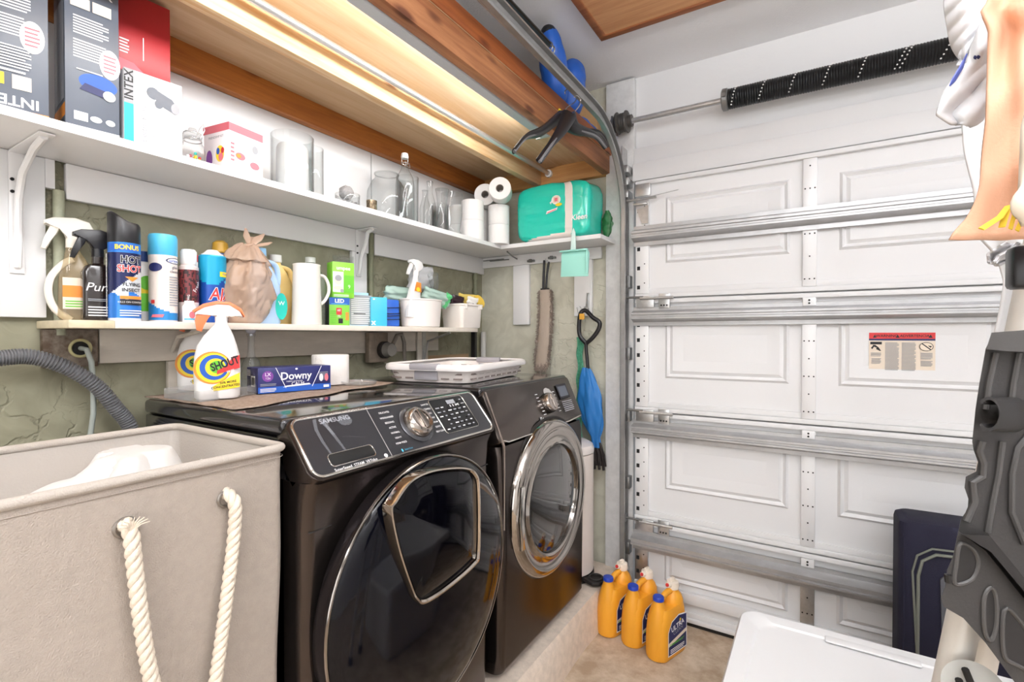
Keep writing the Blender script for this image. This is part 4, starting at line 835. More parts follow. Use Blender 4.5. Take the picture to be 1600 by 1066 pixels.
obj('bottle_body', G().lathe([(0, 0), (.026, 0), (.027, .005), (.027, .15), (.02, .165), (.012, .17), (.012, .2), (0, .2)], n=28), whitepl, t)
obj('cap', G().cyl((0, 0, .171), (0, 0, .2), .0135, n=20), mat('cap_navy', '1c3a78', .4), t)
decal(t, [('r', -.05, .03, .05, .08, GN), ('r', -.05, .08, .05, .12, YL), ('e', 0, .11, .02, .02, GN)], INK, bend=.027)
# glass cleaner can
t = thing('aerosol_can', 'white glass cleaner can with wide sky blue cap on lower shelf', 'spray can', (.14, .671, LZ), -.1)
def gcc(a, b): return 1 if b < .22+.10*math.sin(a*2*PI*1-2.2) and b > .02 else 0
obj('can_body', G().grid(cyl_wrap(.034, .185), 48, 44, mi=gcc, wrap=True).lathe([(0, .0005), (.033, .0005), (.0339, .001)], n=48), [mat('can_white', 'eef1f7', .3, .2), mat('can_bluewave', '2f86c8', .3, .2)], t)
obj('cap', G().lathe([(.0335, .184), (.0348, .186), (.0345, .236), (.032, .243), (0, .244)], n=40), mat('cap_sky', '4fb4dc', .35), t)
decal(t, [('e', .022, .170, .026, .0085, NV), ('e', .022, .170, .022, .0065, W_), ('t', 'sprayway', .010, .022, .170, BL, {'bold': .02}), ('t', 'glass', .011, .022, .152, NV), ('t', 'cleaner', .011, .022, .140, NV), ('lines', .004, .045, .045, .13, 12, GR), ('e', -.03, .15, .018, .012, NV), ('r', -.04, .05, -.03, .06, RD), ('p', [(-.04, .012), (-.012, .012), (-.008, .02), (-.036, .02)], PK)], INK, bend=.034)
# glade can
t = thing('aerosol_can', 'slim air freshener can with dark red floral print and white cap', 'spray can', (.13, .742, LZ), 0)
def gl(a, b): return 1 if .30 < b < .86 and noise.noise(Vector((a*30, b*14, 3))) > -.05 else (2 if .30 < b < .86 else 0)
obj('can_body', G().lathe([(0, 0), (.0255, 0), (.026, .003)], n=36).grid(lambda a, b: Vector(((.026-(.006 if b > .93 else 0))*math.cos(a*2*PI), (.026-(.006 if b > .93 else 0))*math.sin(a*2*PI), .003+b*.172)), 44, 40, mi=gl, wrap=True), [mat('glade_pale', 'ddd0cd', .3, .2), mat('glade_red', '6e2c30', .35), mat('glade_dark', '2a1416', .35)], t)
obj('cap', G().lathe([(.0195, .17), (.0215, .173), (.021, .208), (.017, .214), (0, .215)], n=32), whitepl, t)
decal(t, [('t', 'Fresh', .016, .012, .105, W_, {'rot': 1.1}), ('t', 'TWIG', .008, -.012, .07, W_, {'rot': 1.5})], INK, bend=.0265)
t = thing('pill_bottle', 'small white bottle with floral label behind the orange trigger', 'bottle', (.188, .716, LZ), 0)
obj('bottle_body', G().lathe([(0, 0), (.016, 0), (.017, .003), (.017, .045), (.012, .052), (.012, .06), (0, .06)], n=24), whitepl, t)
decal(t, [('e', .0, .02, .008, .01, PK), ('e', .008, .03, .006, .006, SK), ('r', -.02, .006, .02, .01, SK)], INK, bend=.0172)
# ajax bottle/canister
t = thing('cleaner_canister', 'blue scouring powder canister with red AJAX lettering', 'canister', (.13, .810, LZ), 0)
obj('canister_body', G().lathe([(0, 0), (.036, 0), (.0375, .003)], n=44, mi=1).grid(lambda a, b: Vector((.0375*math.cos(a*2*PI), .0375*math.sin(a*2*PI), .003+b*.197)), 48, 30, mi=lambda a, b: 1 if b < .6+.05*math.sin(a*12) else 0, wrap=True).lathe([(.0375, .2), (.036, .204), (0, .205)], n=44), [mat('ajax_aqua', '159ac4', .3, .2), mat('ajax_blue', '14489e', .3, .2)], t)
obj('cap', G().lathe([(.03, .2035), (.03, .209), (.024, .212), (.014, .222), (0, .223)], n=30), whitepl, t)
decal(t, [('r', .002, .140, .06, .155, YL), ('t', 'POWDER', .009, .03, .1475, BL, {'bold': .01}), ('e', .03, .125, .014, .006, SK), ('t', 'AJAX', .050, .022, .085, W_, {'bold': .05, 'sx': .8, 'sh': .15}), ('t', 'AJAX', .050, .022, .085, RD, {'bold': .02, 'sx': .8, 'sh': .15}), ('p', [(-.015, .06), (.06, .055), (.05, .035), (.0, .045)], W_), ('e', .035, .045, .012, .009, YL), ('e', .015, .04, .01, .007, GN)], INK, bend=.0377)
t = thing('squeeze_bottle', 'navy bottle with mustard yellow cap behind the canister', 'bottle', (.05, .876, LZ), 0)
obj('bottle_body', G().lathe([(0, 0), (.03, 0), (.031, .005), (.031, .19), (.024, .22), (.021, .228), (0, .228)], n=32), mat('bottle_navy', '24407c', .35), t)
obj('cap', G().lathe([(.022, .2285), (.0245, .232), (.022, .262), (.012, .27), (0, .271)], n=28), mat('cap_mustard', 'c79a34', .4), t)
t = thing('squeeze_bottle', 'small bottle with red cap peeking behind the canister', 'bottle', (.045, .805, LZ), 0)
obj('bottle_body', G().lathe([(0, 0), (.026, 0), (.027, .005), (.027, .17), (.018, .19), (0, .19)], n=28), whitepl, t)
obj('cap', G().lathe([(.018, .191), (.018, .212), (0, .213)], n=24), redink, t)
# crumpled brown plastic grocery bag
def bagf(a, b):
    th = a*2*PI; hgt = .255
    r = .062*(.75+.5*math.sin(min(b*1.25, 1)*PI)**.6) if b < .85 else .062*(1-.85)*1.6+.03*(1-b)
    if b > .78: r = .062*.9*max(0, (1-(b-.78)/.22))**.7+.012
    q = Vector((math.cos(th)*r*.85, math.sin(th)*r*1.1+b*.02, b*hgt+.001))
    n_ = noise.noise(Vector((math.cos(th)*1.6, math.sin(th)*1.6, b*3)))*.018+abs(noise.noise(Vector((math.cos(th)*4+b*2, math.sin(th)*4, b*4+4))))*.014+abs(noise.noise(Vector((th*6-b*9, b*7, 9))))*.007-.008
    e = min(1, b*8)
    q.x += math.cos(th)*n_*e; q.y += math.sin(th)*n_*e; q.z += .010*noise.noise(Vector((th*2, b*7, 1)))*e
    q.z = max(q.z, .001); return q
bagm = thin_glass('brown_bag_film', (.85, .74, .66), 1.8, .25, body=.55, bodycol=(.62, .44, .33))
bg = thing('plastic_bag', 'crumpled brown plastic grocery bag knotted at the top on lower shelf', 'bag', (.14, .898, LZ), 0)
obj('bag_body', G().grid(bagf, 80, 60, wrap=True), bagm, bg, smooth=80)
g = G()
for (dx, dy, dz, s) in ((0, .05, .055, .02), (0, -.01, .062, .017), (.01, .075, .03, .016), (-.01, .02, .04, .02)):
    b0 = Vector((0, .02, .245)); tp = b0+Vector((dx, dy, dz)); sd_ = Vector((.35, .9, -.3)).normalized()*s*.5
    g.loft([[b0-sd_*.4, b0+sd_*.4, b0+sd_*.4+Vector((.003, 0, 0)), b0-sd_*.4+Vector((.003, 0, 0))], [b0.lerp(tp, .6)-sd_*1.3, b0.lerp(tp, .6)+sd_*1.3, b0.lerp(tp, .6)+sd_*1.3+Vector((.002, 0, 0)), b0.lerp(tp, .6)-sd_*1.3+Vector((.002, 0, 0))], [tp-sd_*.3, tp+sd_*.3, tp+sd_*.3+Vector((.001, 0, 0)), tp-sd_*.3+Vector((.001, 0, 0))]])
g.torus((0, .02, .25), .014, .007, n=18)
obj('knot', g.jit(.006, 40), bagm, bg, smooth=80)
# jugs of cleaner
def handled_jug(name, label, loc, rz, w_, d_, hh, col, capcol, hs=1):
    t = thing(name, label, 'jug', loc, rz)
    rr2 = lambda z, a, b, o: [(x, y+o, z) for x, y in rrect(d_*a, w_*b, min(d_*a, w_*b)*.4, 5)]
    obj('jug_body', G().loft([rr2(0, .93, .93, 0), rr2(.006, 1, 1, 0), rr2(hh*.5, 1, 1, 0), rr2(hh*.62, .95, .86, -.002), rr2(hh*.78, .8, .6, -.008), rr2(hh*.88, .55, .34, -.012), rr2(hh*.92, .5, .30, -.012)]), col, t)
    obj('handle', G().tube(spline([Vector((0, -.012+w_*.1, hh*.86)), Vector((0, w_*.36, hh*.82)), Vector((0, w_*.46, hh*.66)), Vector((0, w_*.42, hh*.5))], 6), .009*hs, n=12, flat=.7), col, t)
    obj('cap', G().lathe([(.0185, hh*.921), (.02, hh*.93), (.019, hh*1.03), (0, hh*1.035)], n=28, c=(0, -.012, 0)), capcol, t)
    return t
bj = mat('jug_pale_blue', 'a9c6e6', .35)
t = handled_jug('cleaner_jug', 'pale blue plastic jug with sky blue cap right of brown bag', (.125, .978, LZ), -.2, .10, .062, .245, bj, mat('cap_paleblue', '8fbce0', .4), 1.1)
decal(t, [('e', .045, .06, .02, .045, TL), ('t', 'W', .02, .045, .07, W_)], INK, frame((.0312, 0, 0), (0, 1, 0), (0, 0, 1)))
t = handled_jug('cleaner_jug', 'yellow bleach style jug with curved handle behind the pale blue jug', (.066, 1.072, LZ), -.1, .10, .062, .24, mat('jug_mustard', 'dfc07c', .4), mat('cap_white2', 'e6e6e2', .4), 1.1)
t = thing('squeeze_bottle', 'bottle with red cap peeking between pale blue jug and yellow jug', 'bottle', (.031, 1.018, LZ), 0)
obj('bottle_body', G().lathe([(0, 0), (.024, 0), (.025, .004), (.025, .2), (.017, .22), (0, .22)], n=28), mat('pale_green_bottle', 'c9d3b5', .4), t)
obj('cap', G().lathe([(.0175, .221), (.0175, .25), (0, .251)], n=24), redink, t)
# enamel pitcher, glass jugs behind
t = thing('pitcher', 'tall white enamel pitcher with side handle in the middle of lower shelf', 'pitcher', (.165, 1.113, LZ), 0)
obj('pitcher_body', G().lathe([(0, 0), (.049, 0), (.0505, .004), (.045, .205), (.047, .212), (.0455, .213), (.043, .205), (.046, .01), (0, .008)], n=48), mat('enamel_white', 'f4f0ea', .2, coat=.4), t)
obj('handle', G().tube(spline([Vector(p) for p in ((.01, .043, .178), (.013, .064, .175), (.016, .078, .15), (.016, .08, .12), (.013, .066, .09), (.01, .05, .075))], 6), .0062, n=12, flat=.8), mat('enamel_white', 'f4f0ea', .2, coat=.4), t)
t = thing('glass_jug', 'large round clear jug with screw cap behind the white pitcher', 'jug', (.063, 1.203, LZ), 0)
obj('jug_body', G().lathe([(0, .002), (.055, 0), (.058, .008), (.058, .15), (.054, .18), (.038, .205), (.018, .218), (.016, .24)], n=40), thin_glass('jug_plastic', (.86, .9, .86), 1.4, body=.22, bodycol=(.8, .86, .8)), t)
obj('cap', G().cyl((0, 0, .238), (0, 0, .258), .0185, n=24), mat('cap_clear', 'dcdfd8', .4), t)
t = thing('plastic_bin', 'clear plastic container standing behind the green bulb cartons', 'container', (.04, 1.375, LZ), 0)
obj('bin_wall', G().loft([[(x, y, z) for x, y in rrect(.05, .08, .015, 4)] for z in (.0, .29)], cap=False), glass2, t)
# LED and green cartons
def carton(name, label, cat_, loc, rz, dx, dy_, dz, m_, items=None, items_l=None, group=None, rot=None, top=None):
    t = thing(name, label, cat_, loc, rz, group, rot); obj('carton', G().box(-dx/2, dx/2, -dy_/2, dy_/2, 0, dz, bv=.0008), m_, t)
    if items: decal(t, items, INK, frame((dx/2+.0001, 0, 0), (0, 1, 0), (0, 0, 1)), name='front_print')
    if items_l: decal(t, items_l, INK, frame((0, -dy_/2-.0001, 0), (1, 0, 0), (0, 0, 1)), name='side_print')
    return t
grm = mat('carton_green', '7cc142', .4)
carton('bulb_box', 'green LED bulb carton standing below the brighter green carton', 'box', (.135, 1.268, LZ), -.45, .07, .075, .105, grm,
  [('r', -.037, .078, .037, .105, BL), ('t', 'LED', .02, .0, .092, W_, {'bold': .03}), ('lines', -.03, .08, .03, .085, 1, SK), ('r', -.012, .04, .008, .066, RD), ('t', '60', .012, -.002, .057, W_), ('r', -.004, .008, .012, .026, K_), ('t', '75', .012, -.002, .034, W_), ('r', .022, .02, .034, .05, OR), ('lines', -.034, .01, -.012, .06, 6, GN)], [('r', -.034, .0, .034, .08, K_), ('r', -.034, .08, .034, .105, NV)])
carton('diaper_box', 'bright green carton with a face picture, stacked on the LED bulb carton', 'box', (.135, 1.284, LZ+.1065), -.3, .055, .085, .135, mat('carton_bright_green', '86d13c', .4),
  [('t', 'umpee', .02, 0, .112, W_, {'bold': .02}), ('r', -.041, .02, .0, .098, W_), ('e', -.02, .066, .015, .019, CR), ('e', -.02, .074, .013, .012, GR), ('e', -.02, .036, .018, .008, CR), ('e', -.006, .026, .007, .007, GR), ('r', .002, .02, .041, .086, GN), ('t', '9', .02, .022, .042, W_), ('lines', -.038, .004, .02, .014, 2, W_)])
# blue boxes
carton('wipes_box', 'white carton printed with grey text and a sky blue edge', 'box', (.105, 1.385, LZ), -.35, .05, .085, .135, mat('carton_sky', 'a9cfe8', .4), [('r', -.035, .005, .055, .125, GR), ('lines', -.03, .01, .05, .118, 14, W_), ('r', -.02, .048, .03, .051, K_)])
carton('medicine_box', 'bright turquoise blue carton beside the white text carton', 'box', (.158, 1.452, LZ), -.55, .05, .065, .118, mat('carton_turquoise', '3fb5db', .4), [('t', 'x', .03, -.022, .015, W_, {'bold': .04}), ('e', -.02, .11, .005, .003, W_)])
t = thing('wrapped_pack', 'dark blue shrink-wrapped pack tied with black cords left of the white bin', 'pack', (.14, 1.54, LZ), -.3)
obj('pack_body', G().box(-.025, .025, -.033, .033, 0, .115, bv=.008).jit(.004, 40), mat('pack_blue', '2a62c4', .35), t)
for z in (.03, .045, .055, .08): obj('cord', G().tube([(x, y, z+.002*math.sin(y*90)) for x, y in rrect(.06, .075, .012, 4)], .0018, n=6, loop=True), blackpl, t)
obj('dark_sleeve', G().box(-.027, .027, -.043, -.03, 0, .118, bv=.003), mat('pack_dark', '1b2130', .5), t)
# white bins
t = thing('plastic_bin', 'round white plastic tub holding bags and a sprayer on lower shelf', 'bin', (.145, 1.729, LZ), 0); t.scale = (1, 1.15, 1)
ob = []
def oval(w_, d_, z): return [(d_/2*math.cos(2*PI*i/44), w_/2*math.sin(2*PI*i/44), z) for i in range(44)]
obj('tub_wall', G().loft([oval(.17, .13, 0), oval(.18, .14, .004), oval(.20, .15, .12), oval(.207, .157, .121), oval(.207, .157, .127), oval(.198, .148, .127), oval(.175, .135, .008), oval(.1, .08, .006)]), mat('bin_white', 'f3ece8', .4), t)
t = thing('plastic_bin', 'square white plastic tub with lipped rim at the right end of lower shelf', 'bin', (.15, 2.03, LZ), -.05)
obj('tub_wall', G().loft([[(x, y, z) for x, y in rrect(d_, w_, r_, 5)] for w_, d_, r_, z in ((.15, .13, .02, 0), (.155, .135, .02, .004), (.17, .145, .022, .11), (.18, .155, .022, .112), (.18, .155, .022, .12), (.168, .143, .02, .12), (.15, .13, .02, .008), (.1, .1, .02, .006))]), mat('bin_cream', 'f6efe9', .4), t)
obj('rim_tab', G().box(.07, .08, -.06, -.045, .095, .115, bv=.002).box(.07, .08, .05, .07, .095, .115, bv=.002), mat('bin_cream', 'f6efe9', .4), t)
# contents of the bins
def pouch(name, label, cat_, loc, rot, w_, h_, th, m_, seed, items=None):
    t = thing(name, label, cat_, loc, rot=rot)
    def f(a, b):
        ang = a*2*PI; u = abs(math.cos(ang))**.7*math.copysign(1, math.cos(ang)); k = math.sin(max(.02, min(.98, b))*PI)**.45
        return Vector((math.sin(ang)*th/2*k+noise.noise(Vector((u*3, b*5, seed)))*th*.22, u*w_/2*(1-.05*math.sin(b*9+seed))+noise.noise(Vector((b*6, u, seed)))*.006, b*h_+.006*noise.noise(Vector((u*4, 3, seed)))))
    obj('pouch_body', G().grid(f, 40, 24, wrap=True), m_, t, smooth=80)
    if items: decal(t, items, INK, frame((th*.62, 0, 0), (0, 1, 0), (0, 0, 1)))
    return t
film = thin_glass('white_film', (.92, .93, .95), 1.6, .15, body=.55, bodycol=(.9, .9, .93))
green_film = mat('sea_green_film', 'a6bfb4', .3)
t = thing('spray_bottle', 'white sprayer bottle with orange label sticking up from the round tub', 'bottle', (.165, 1.648, LZ+.04), 0, rot=(-.12, 0, 0))
obj('bottle_body', G().loft([[(x, y, z) for x, y in rrect(.04*s, .07*s2, .014, 5)] for z, s, s2 in ((0, 1, 1), (.08, 1, 1), (.12, .95, .8), (.16, .7, .48), (.185, .6, .38), (.20, .55, .3))]), whitepl, t)
sprayer(t, .208, whitepl, whitepl, whitepl, .95)
decal(t, [('p', [(-.022, .118), (.022, .118), (.015, .16), (-.015, .16)], OR), ('e', 0, .128, .012, .01, YL)], INK, frame((.0225, 0, 0), (0, 1, 0), (0, 0, 1)))
pouch('plastic_pouch', 'puffy clear and white plastic pack on top of the round tub', 'bag', (.10, 1.775, LZ+.17), (.15, .15, .1), .17, .115, .07, film, 3)
pouch('plastic_pouch', 'sea green plastic bag slumped over the left side of the round tub', 'bag', (.085, 1.65, LZ+.11), (0, .3, 0), .20, .075, .05, green_film, 5)
pouch('plastic_pouch', 'sea green plastic bag draped on the right side of the round tub', 'bag', (.14, 1.82, LZ+.105), (-.2, .35, -.2), .17, .075, .05, green_film, 8)
pouch('plastic_pouch', 'small bright green packet at the right edge of the round tub', 'packet', (.165, 1.86, LZ+.10), (-.5, .2, -.3), .04, .07, .015, mat('packet_green', '5cc07c', .35), 9)
t = thing('plastic_cup', 'clear plastic tumbler lying tilted above the round tub', 'cup', (.15, 1.82, LZ+.185), 0, rot=(.5, .3, 0))
obj('cup_wall', G().lathe([(.018, 0), (.026, .075), (.0255, .075), (.0175, .002), (0, .002)], n=28), glass2, t)
pouch('snack_bag', 'dark purple snack bag at the left of the square tub', 'packet', (.14, 1.985, LZ+.10), (-.15, .2, -.3), .085, .065, .035, mat('bag_maroon', '2b1720', .3), 12)
pouch('snack_bag', 'pale yellow snack bag folded over the back of the square tub', 'packet', (.125, 2.09, LZ+.105), (0, .3, 0), .16, .075, .03, mat('bag_yellow', 'f0d673', .3), 14, [('e', .02, .04, .03, .02, CR)])
pouch('snack_bag', 'white packet with a small black mark leaning out of the square tub', 'packet', (.185, 2.05, LZ+.09), (-.15, .25, -.2), .07, .07, .02, mat('packet_white', 'f4f1ec', .35), 16, [('t', 'n', .03, 0, .035, K_)])
t = thing('yellow_cap', 'round yellow ribbed cap at the right end of square tub', 'lid', (.16, 2.15, LZ+.135), 0, rot=(.1, 1.15, .1))
obj('cap_disc', G().lathe([(0, 0), (.034, 0), (.037, .004), (.037, .02), (.033, .024), (0, .024)], n=36), mat('cap_yellow', 'f2cc4a', .4), t)
# ---------------------------------------------------------------- upper shelf products
UZ = SH+.0007
gb = mat('airbed_grey', '5d6470', .35)
def airbed(label, loc, rz, w_, d_, h_, tilt, flip=False):
    t = thing('airbed_box', label, 'box', loc, rot=(0, tilt, rz), group='grey camping mattress cartons')
    obj('carton', G().box(-d_/2, d_/2, -w_/2, w_/2, 0, h_, bv=.001), gb, t)
    it = [('r', -w_/2, 0, w_/2, .012, OR if flip else W_), ('t', 'INTEX', .03, .0, .03, W_, {'bold': .02, 'rot': PI if flip else 0}) if flip else ('e', .01, .12, .036, .022, BL),
      ('lines', -.035, .17, .03, .215, 7, W_), ('lines', -.035, .225, .03, .27, 7, W_), ('e', .032, .175, .02, .035, W_), ('lines', .02, .155, .044, .2, 5, PK)]
    if not flip: it += [('p', [(-.025, .098), (.03, .09), (.042, .105), (-.015, .115)], NV), ('r', -.035, .025, -.01, .045, W_), ('e', .005, .035, .011, .007, W_), ('e', .032, .035, .009, .007, W_), ('lines', -.03, .142, .02, .148, 1, W_), ('r', -.04, .285, -.005, .31, CR), ('r', .0, .285, .035, .31, CR), ('t', 'INTEX', .026, 0, .335, W_, {'bold': .02}), ('e', .03, .098, .012, .012, W_)]
    else: it += [('r', -.035, .06, -.012, .085, YL), ('r', .0, .055, .03, .085, CR), ('lines', -.035, .1, .03, .15, 8, W_), ('e', -.005, .32, .03, .025, BL), ('lines', -.035, .04+.05, .03, .1, 1, W_)]
    decal(t, it, INK, frame((d_/2+.0001, 0, 0), (0, 1, 0), (0, 0, 1)), name='front_print')
    decal(t, [('r', -d_/2, .03, d_/2, .06, OR), ('lines', -d_/2*.8, .0, d_/2*.8, .027, 5, K_), ('r', -d_/2*.9, .07, d_/2*.9, .3, GR)], INK, frame((0, -w_/2-.0001, 0), (1, 0, 0), (0, 0, 1)), name='side_print')
    return t
airbed('dark grey mattress carton with orange band at far left of the long shelf', (.185, .358, UZ), -.25, .115, .10, .39, 0, True)
airbed('dark grey mattress carton with white band, second from left on the shelf', (.19, .488, UZ), -.12, .10, .115, .41, 0)
red_m = mat('red_carton', 'b02a30', .35)
carton('gift_box', 'brown carton hidden beneath the red carton on the long shelf', 'box', (.10, .610, UZ), 0, .12, .11, .205, mat('plum_carton', '8a6a72', .5))
carton('gift_box', 'glossy red carton stacked high under the loft behind the pump box', 'box', (.128, .612, UZ+.2065), -.1, .13, .125, .205, red_m, [('lines', -.05, .045, -.03, .085, 5, W_), ('p', [(-.0625, 0), (.01, 0), (-.02, .025), (-.0625, .03)], PK), ('r', .0, .04, .002, .1, W_)])
carton('pump_box', 'white electric pump carton with teal stripe on the long shelf', 'box', (.215, .608, UZ), -.12, .09, .125, .185, mat('pump_carton', 'f0f1f5', .4),
  [('r', -.0625, 0, -.043, .185, TL), ('r', -.0625, .1, -.043, .185, GR), ('t', 'INTEX', .026, -.052, .145, K_, {'rot': PI/2, 'bold': .02}), ('t', 'Electric Pump', .017, -.022, .06, GR, {'rot': PI/2}), ('t', 'Inflator Eléctrico', .009, .0, .055, GR, {'rot': PI/2}), ('e', -.002, .142, .014, .015, GB), ('p', [(.0, .155), (.04, .14), (.05, .125), (.045, .105), (.005, .12)], GB), ('e', .047, .118, .01, .014, GR), ('e', .01, .118, .009, .01, GB)])
# clamp jar
t = thing('clamp_jar', 'small glass clamp-lid jar holding colourful bits beside the pump box', 'jar', (.19, .727, UZ), 0)
obj('jar_wall', G().lathe([(0, .001), (.027, 0), (.03, .005), (.031, .05), (.028, .065), (.022, .073), (.022, .085)], n=32), glass, t)
obj('lid', G().lathe([(.023, .088), (.024, .091), (.023, .098), (.012, .104), (.009, .112), (0, .113)], n=28), glass2, t)
obj('wire_clamp', G().tube([(0, -.024, .06), (0, -.026, .09), (.006, -.02, .1), (.006, .02, .1), (0, .026, .09), (0, .024, .06)], .0013, n=6).tube([(.02, .0, .08), (.024, .008, .11), (.024, .018, .125), (.022, .022, .11), (.02, .012, .085)], .0014, n=6).torus((0, 0, .078), .0228, .0012, n=28), galv, t)
g = G(); cm = [pinkink, yellowink, tealink, whiteink, redink]
for i in range(36):
    a = random.random()*2*PI; r = random.random()**.5*.022; g.sphere((r*math.cos(a), r*math.sin(a), .008+random.random()*.03), .0045, 8, mi=i % 5)
obj('fill', g, cm, t, kind='stuff')
carton('craft_box', 'white craft carton with a red top band on the long shelf', 'box', (.175, .853, UZ), .13, .11, .115, .15, mat('craft_white', 'f3eef0', .4),
  [('r', -.0575, .127, .0575, .15, PK), ('t', 'kid made', .014, -.02, .11, GR), ('e', -.02, .06, .016, .011, PK), ('e', .028, .045, .016, .011, PK), ('e', .03, .095, .01, .012, GR), ('e', -.026, .06, .008, .006, OR), ('lines', -.052, .04, -.04, .1, 5, PK)],
  [('r', -.0575, .127, .0575, .15, PK), ('t', 'FRIENDSHIP KIT', .0095, 0, .113, GR, {'bold': .01}), ('e', -.03, .05, .014, .028, PUR), ('e', .018, .062, .018, .024, YL), ('e', .022, .052, .01, .012, PK), ('e', .01, .07, .007, .01, BL), ('e', .03, .07, .007, .009, RD)])
# glass cylinders with candle
t = thing('glass_vase', 'wide clear cylinder vase with a white pillar candle inside', 'vase', (.185, 1.046, UZ), 0)
obj('vase_wall', G().lathe([(0, 0), (.066, 0), (.068, .004), (.068, .197), (.0665, .199), (.0655, .197), (.0655, .02), (.06, .012), (0, .012)], n=56), glass, t)
obj('pillar_candle', G().lathe([(0, .013), (.05, .013), (.052, .018), (.05, .155), (.045, .165), (.03, .166), (0, .16)], n=40).jit(.0015, 60), mat('wax_white', 'dcdcdc', .6), label='white pillar candle standing inside the wide cylinder vase', cat='candle', loc=(.185, 1.046, UZ+.0005))
t = thing('glass_vase', 'tall clear cylinder vase behind the candle vase, rim showing right', 'vase', (.085, 1.195, UZ), 0)
obj('vase_wall', G().lathe([(0, 0), (.04, 0), (.042, .004), (.042, .225), (.041, .227), (.04, .225), (.04, .015), (0, .01)], n=44), glass, t)
t = thing('glass_bowl', 'small glass bowl of grey pebbles on the long shelf', 'bowl', (.175, 1.285, UZ), 0)
obj('bowl_wall', G().lathe([(0, 0), (.042, 0), (.045, .004), (.046, .06), (.045, .062), (.044, .06), (.043, .008), (0, .006)], n=44), glass2, t)
g = G()
for i in range(90):
    a = random.random()*2*PI; r = random.random()**.5*.036; g.sphere((r*math.cos(a), r*math.sin(a), .012+random.random()*.024), .005, 6, mi=i % 2)
obj('pebbles', g, [mat('pebble_grey', '8b8a8d', .6), mat('pebble_light', 'c9c8ca', .5)], t, kind='stuff')
obj('moss_ball', G().sphere((0, 0, 0), .027, 28).jit(.004, 160), mat('ball_grey', 'a09e9f', .9, bump=1, bscale=200), label='rough grey decorative ball resting in the pebble bowl', cat='ball', loc=(.172, 1.282, UZ+.068))
t = thing('votive_glass', 'little gold mottled votive glass at the shelf edge', 'votive', (.225, 1.36, UZ), 0)
obj('glass_wall', G().lathe([(0, 0), (.019, 0), (.0205, .003), (.0205, .048), (.0195, .048), (.0185, .005), (0, .005)], n=28), mat('mercury_gold', 'b8a88c', .2, .7, col2='5d4c3b', vscale=90), t)
t = thing('glass_demijohn', 'large clear round-shouldered glass jar behind the swing-top bottle', 'jar', (.10, 1.56, UZ), 0)
obj('jar_wall', G().lathe([(0, .003), (.078, 0), (.084, .01), (.085, .10), (.082, .15), (.065, .19), (.05, .205), (.05, .225)], n=48), glass2, t)
obj('jar_rim', G().torus((0, 0, .226), .051, .003, n=36), glass2, t)
t = thing('glass_vase', 'open clear cylinder vase with ribbed rim behind the demijohn', 'vase', (.07, 1.72, UZ), 0)
obj('vase_wall', G().lathe([(0, 0), (.048, 0), (.05, .005), (.052, .26), (.051, .262), (.049, .26), (.047, .012), (0, .01)], n=40), glass, t)
t = thing('swing_top_bottle', 'clear swing-top bottle with white stopper at the front of the glassware', 'bottle', (.232, 1.535, UZ), 0)
obj('bottle_body', G().lathe([(0, .003), (.036, 0), (.039, .006), (.039, .15), (.034, .185), (.02, .21), (.0135, .225), (.0135, .25), (.016, .252), (.016, .262)], n=40), glass, t)
obj('stopper', G().lathe([(0, .262), (.014, .263), (.016, .27), (.013, .284), (0, .287)], n=24), whitepl, t)
obj('wire_bail', G().tube([(0, -.017, .245), (0, -.019, .27), (0, -.01, .285), (0, .01, .285), (0, .019, .27), (0, .017, .245)], .0013, n=6).torus((0, 0, .243), .0145, .0013, n=24).tube([(.014, -.012, .245), (.02, -.01, .225), (.02, .01, .225), (.014, .012, .245)], .0013, n=6), galv, t)
for (nm, lab, x, y, prof_) in (('glass_bottle', 'slim clear glass bottle right of the swing-top bottle',   .215, 1.71, [(0, .003), (.026, 0), (.028, .005), (.028, .10), (.02, .14), (.0125, .165), (.0125, .205), (.015, .208), (.015, .216)]),
      ('glass_bottle', 'small clear glass bottle behind, left of the fluted vase', .13, 1.775, [(0, .003), (.024, 0), (.026, .005), (.026, .12), (.018, .15), (.0125, .17), (.0125, .2), (.015, .205)]),
      ('glass_carafe', 'wasp-waisted clear carafe standing before the toilet rolls', .22, 1.79, [(0, .003), (.03, 0), (.033, .006), (.03, .04), (.02, .085), (.019, .11), (.026, .17), (.032, .2)]),
      ('glass_vase', 'wide clear hurricane glass just left of the toilet rolls', .19, 1.90, [(0, .008), (.048, 0), (.052, .006), (.04, .03), (.044, .06), (.05, .10), (.052, .20), (.0525, .21)]),
      ('glass_vase', 'straight clear glass behind the hurricane glass near the toilet rolls', .06, 1.965, [(0, .003), (.04, 0), (.042, .005), (.043, .19), (.041, .192), (.040, .19), (.038, .01), (0, .009)])):
    t = thing(nm, lab, 'glassware', (x, y, UZ), 0); obj('glass_wall', G().lathe(prof_, n=40), glass2 if 'wasp' in lab else glass, t)
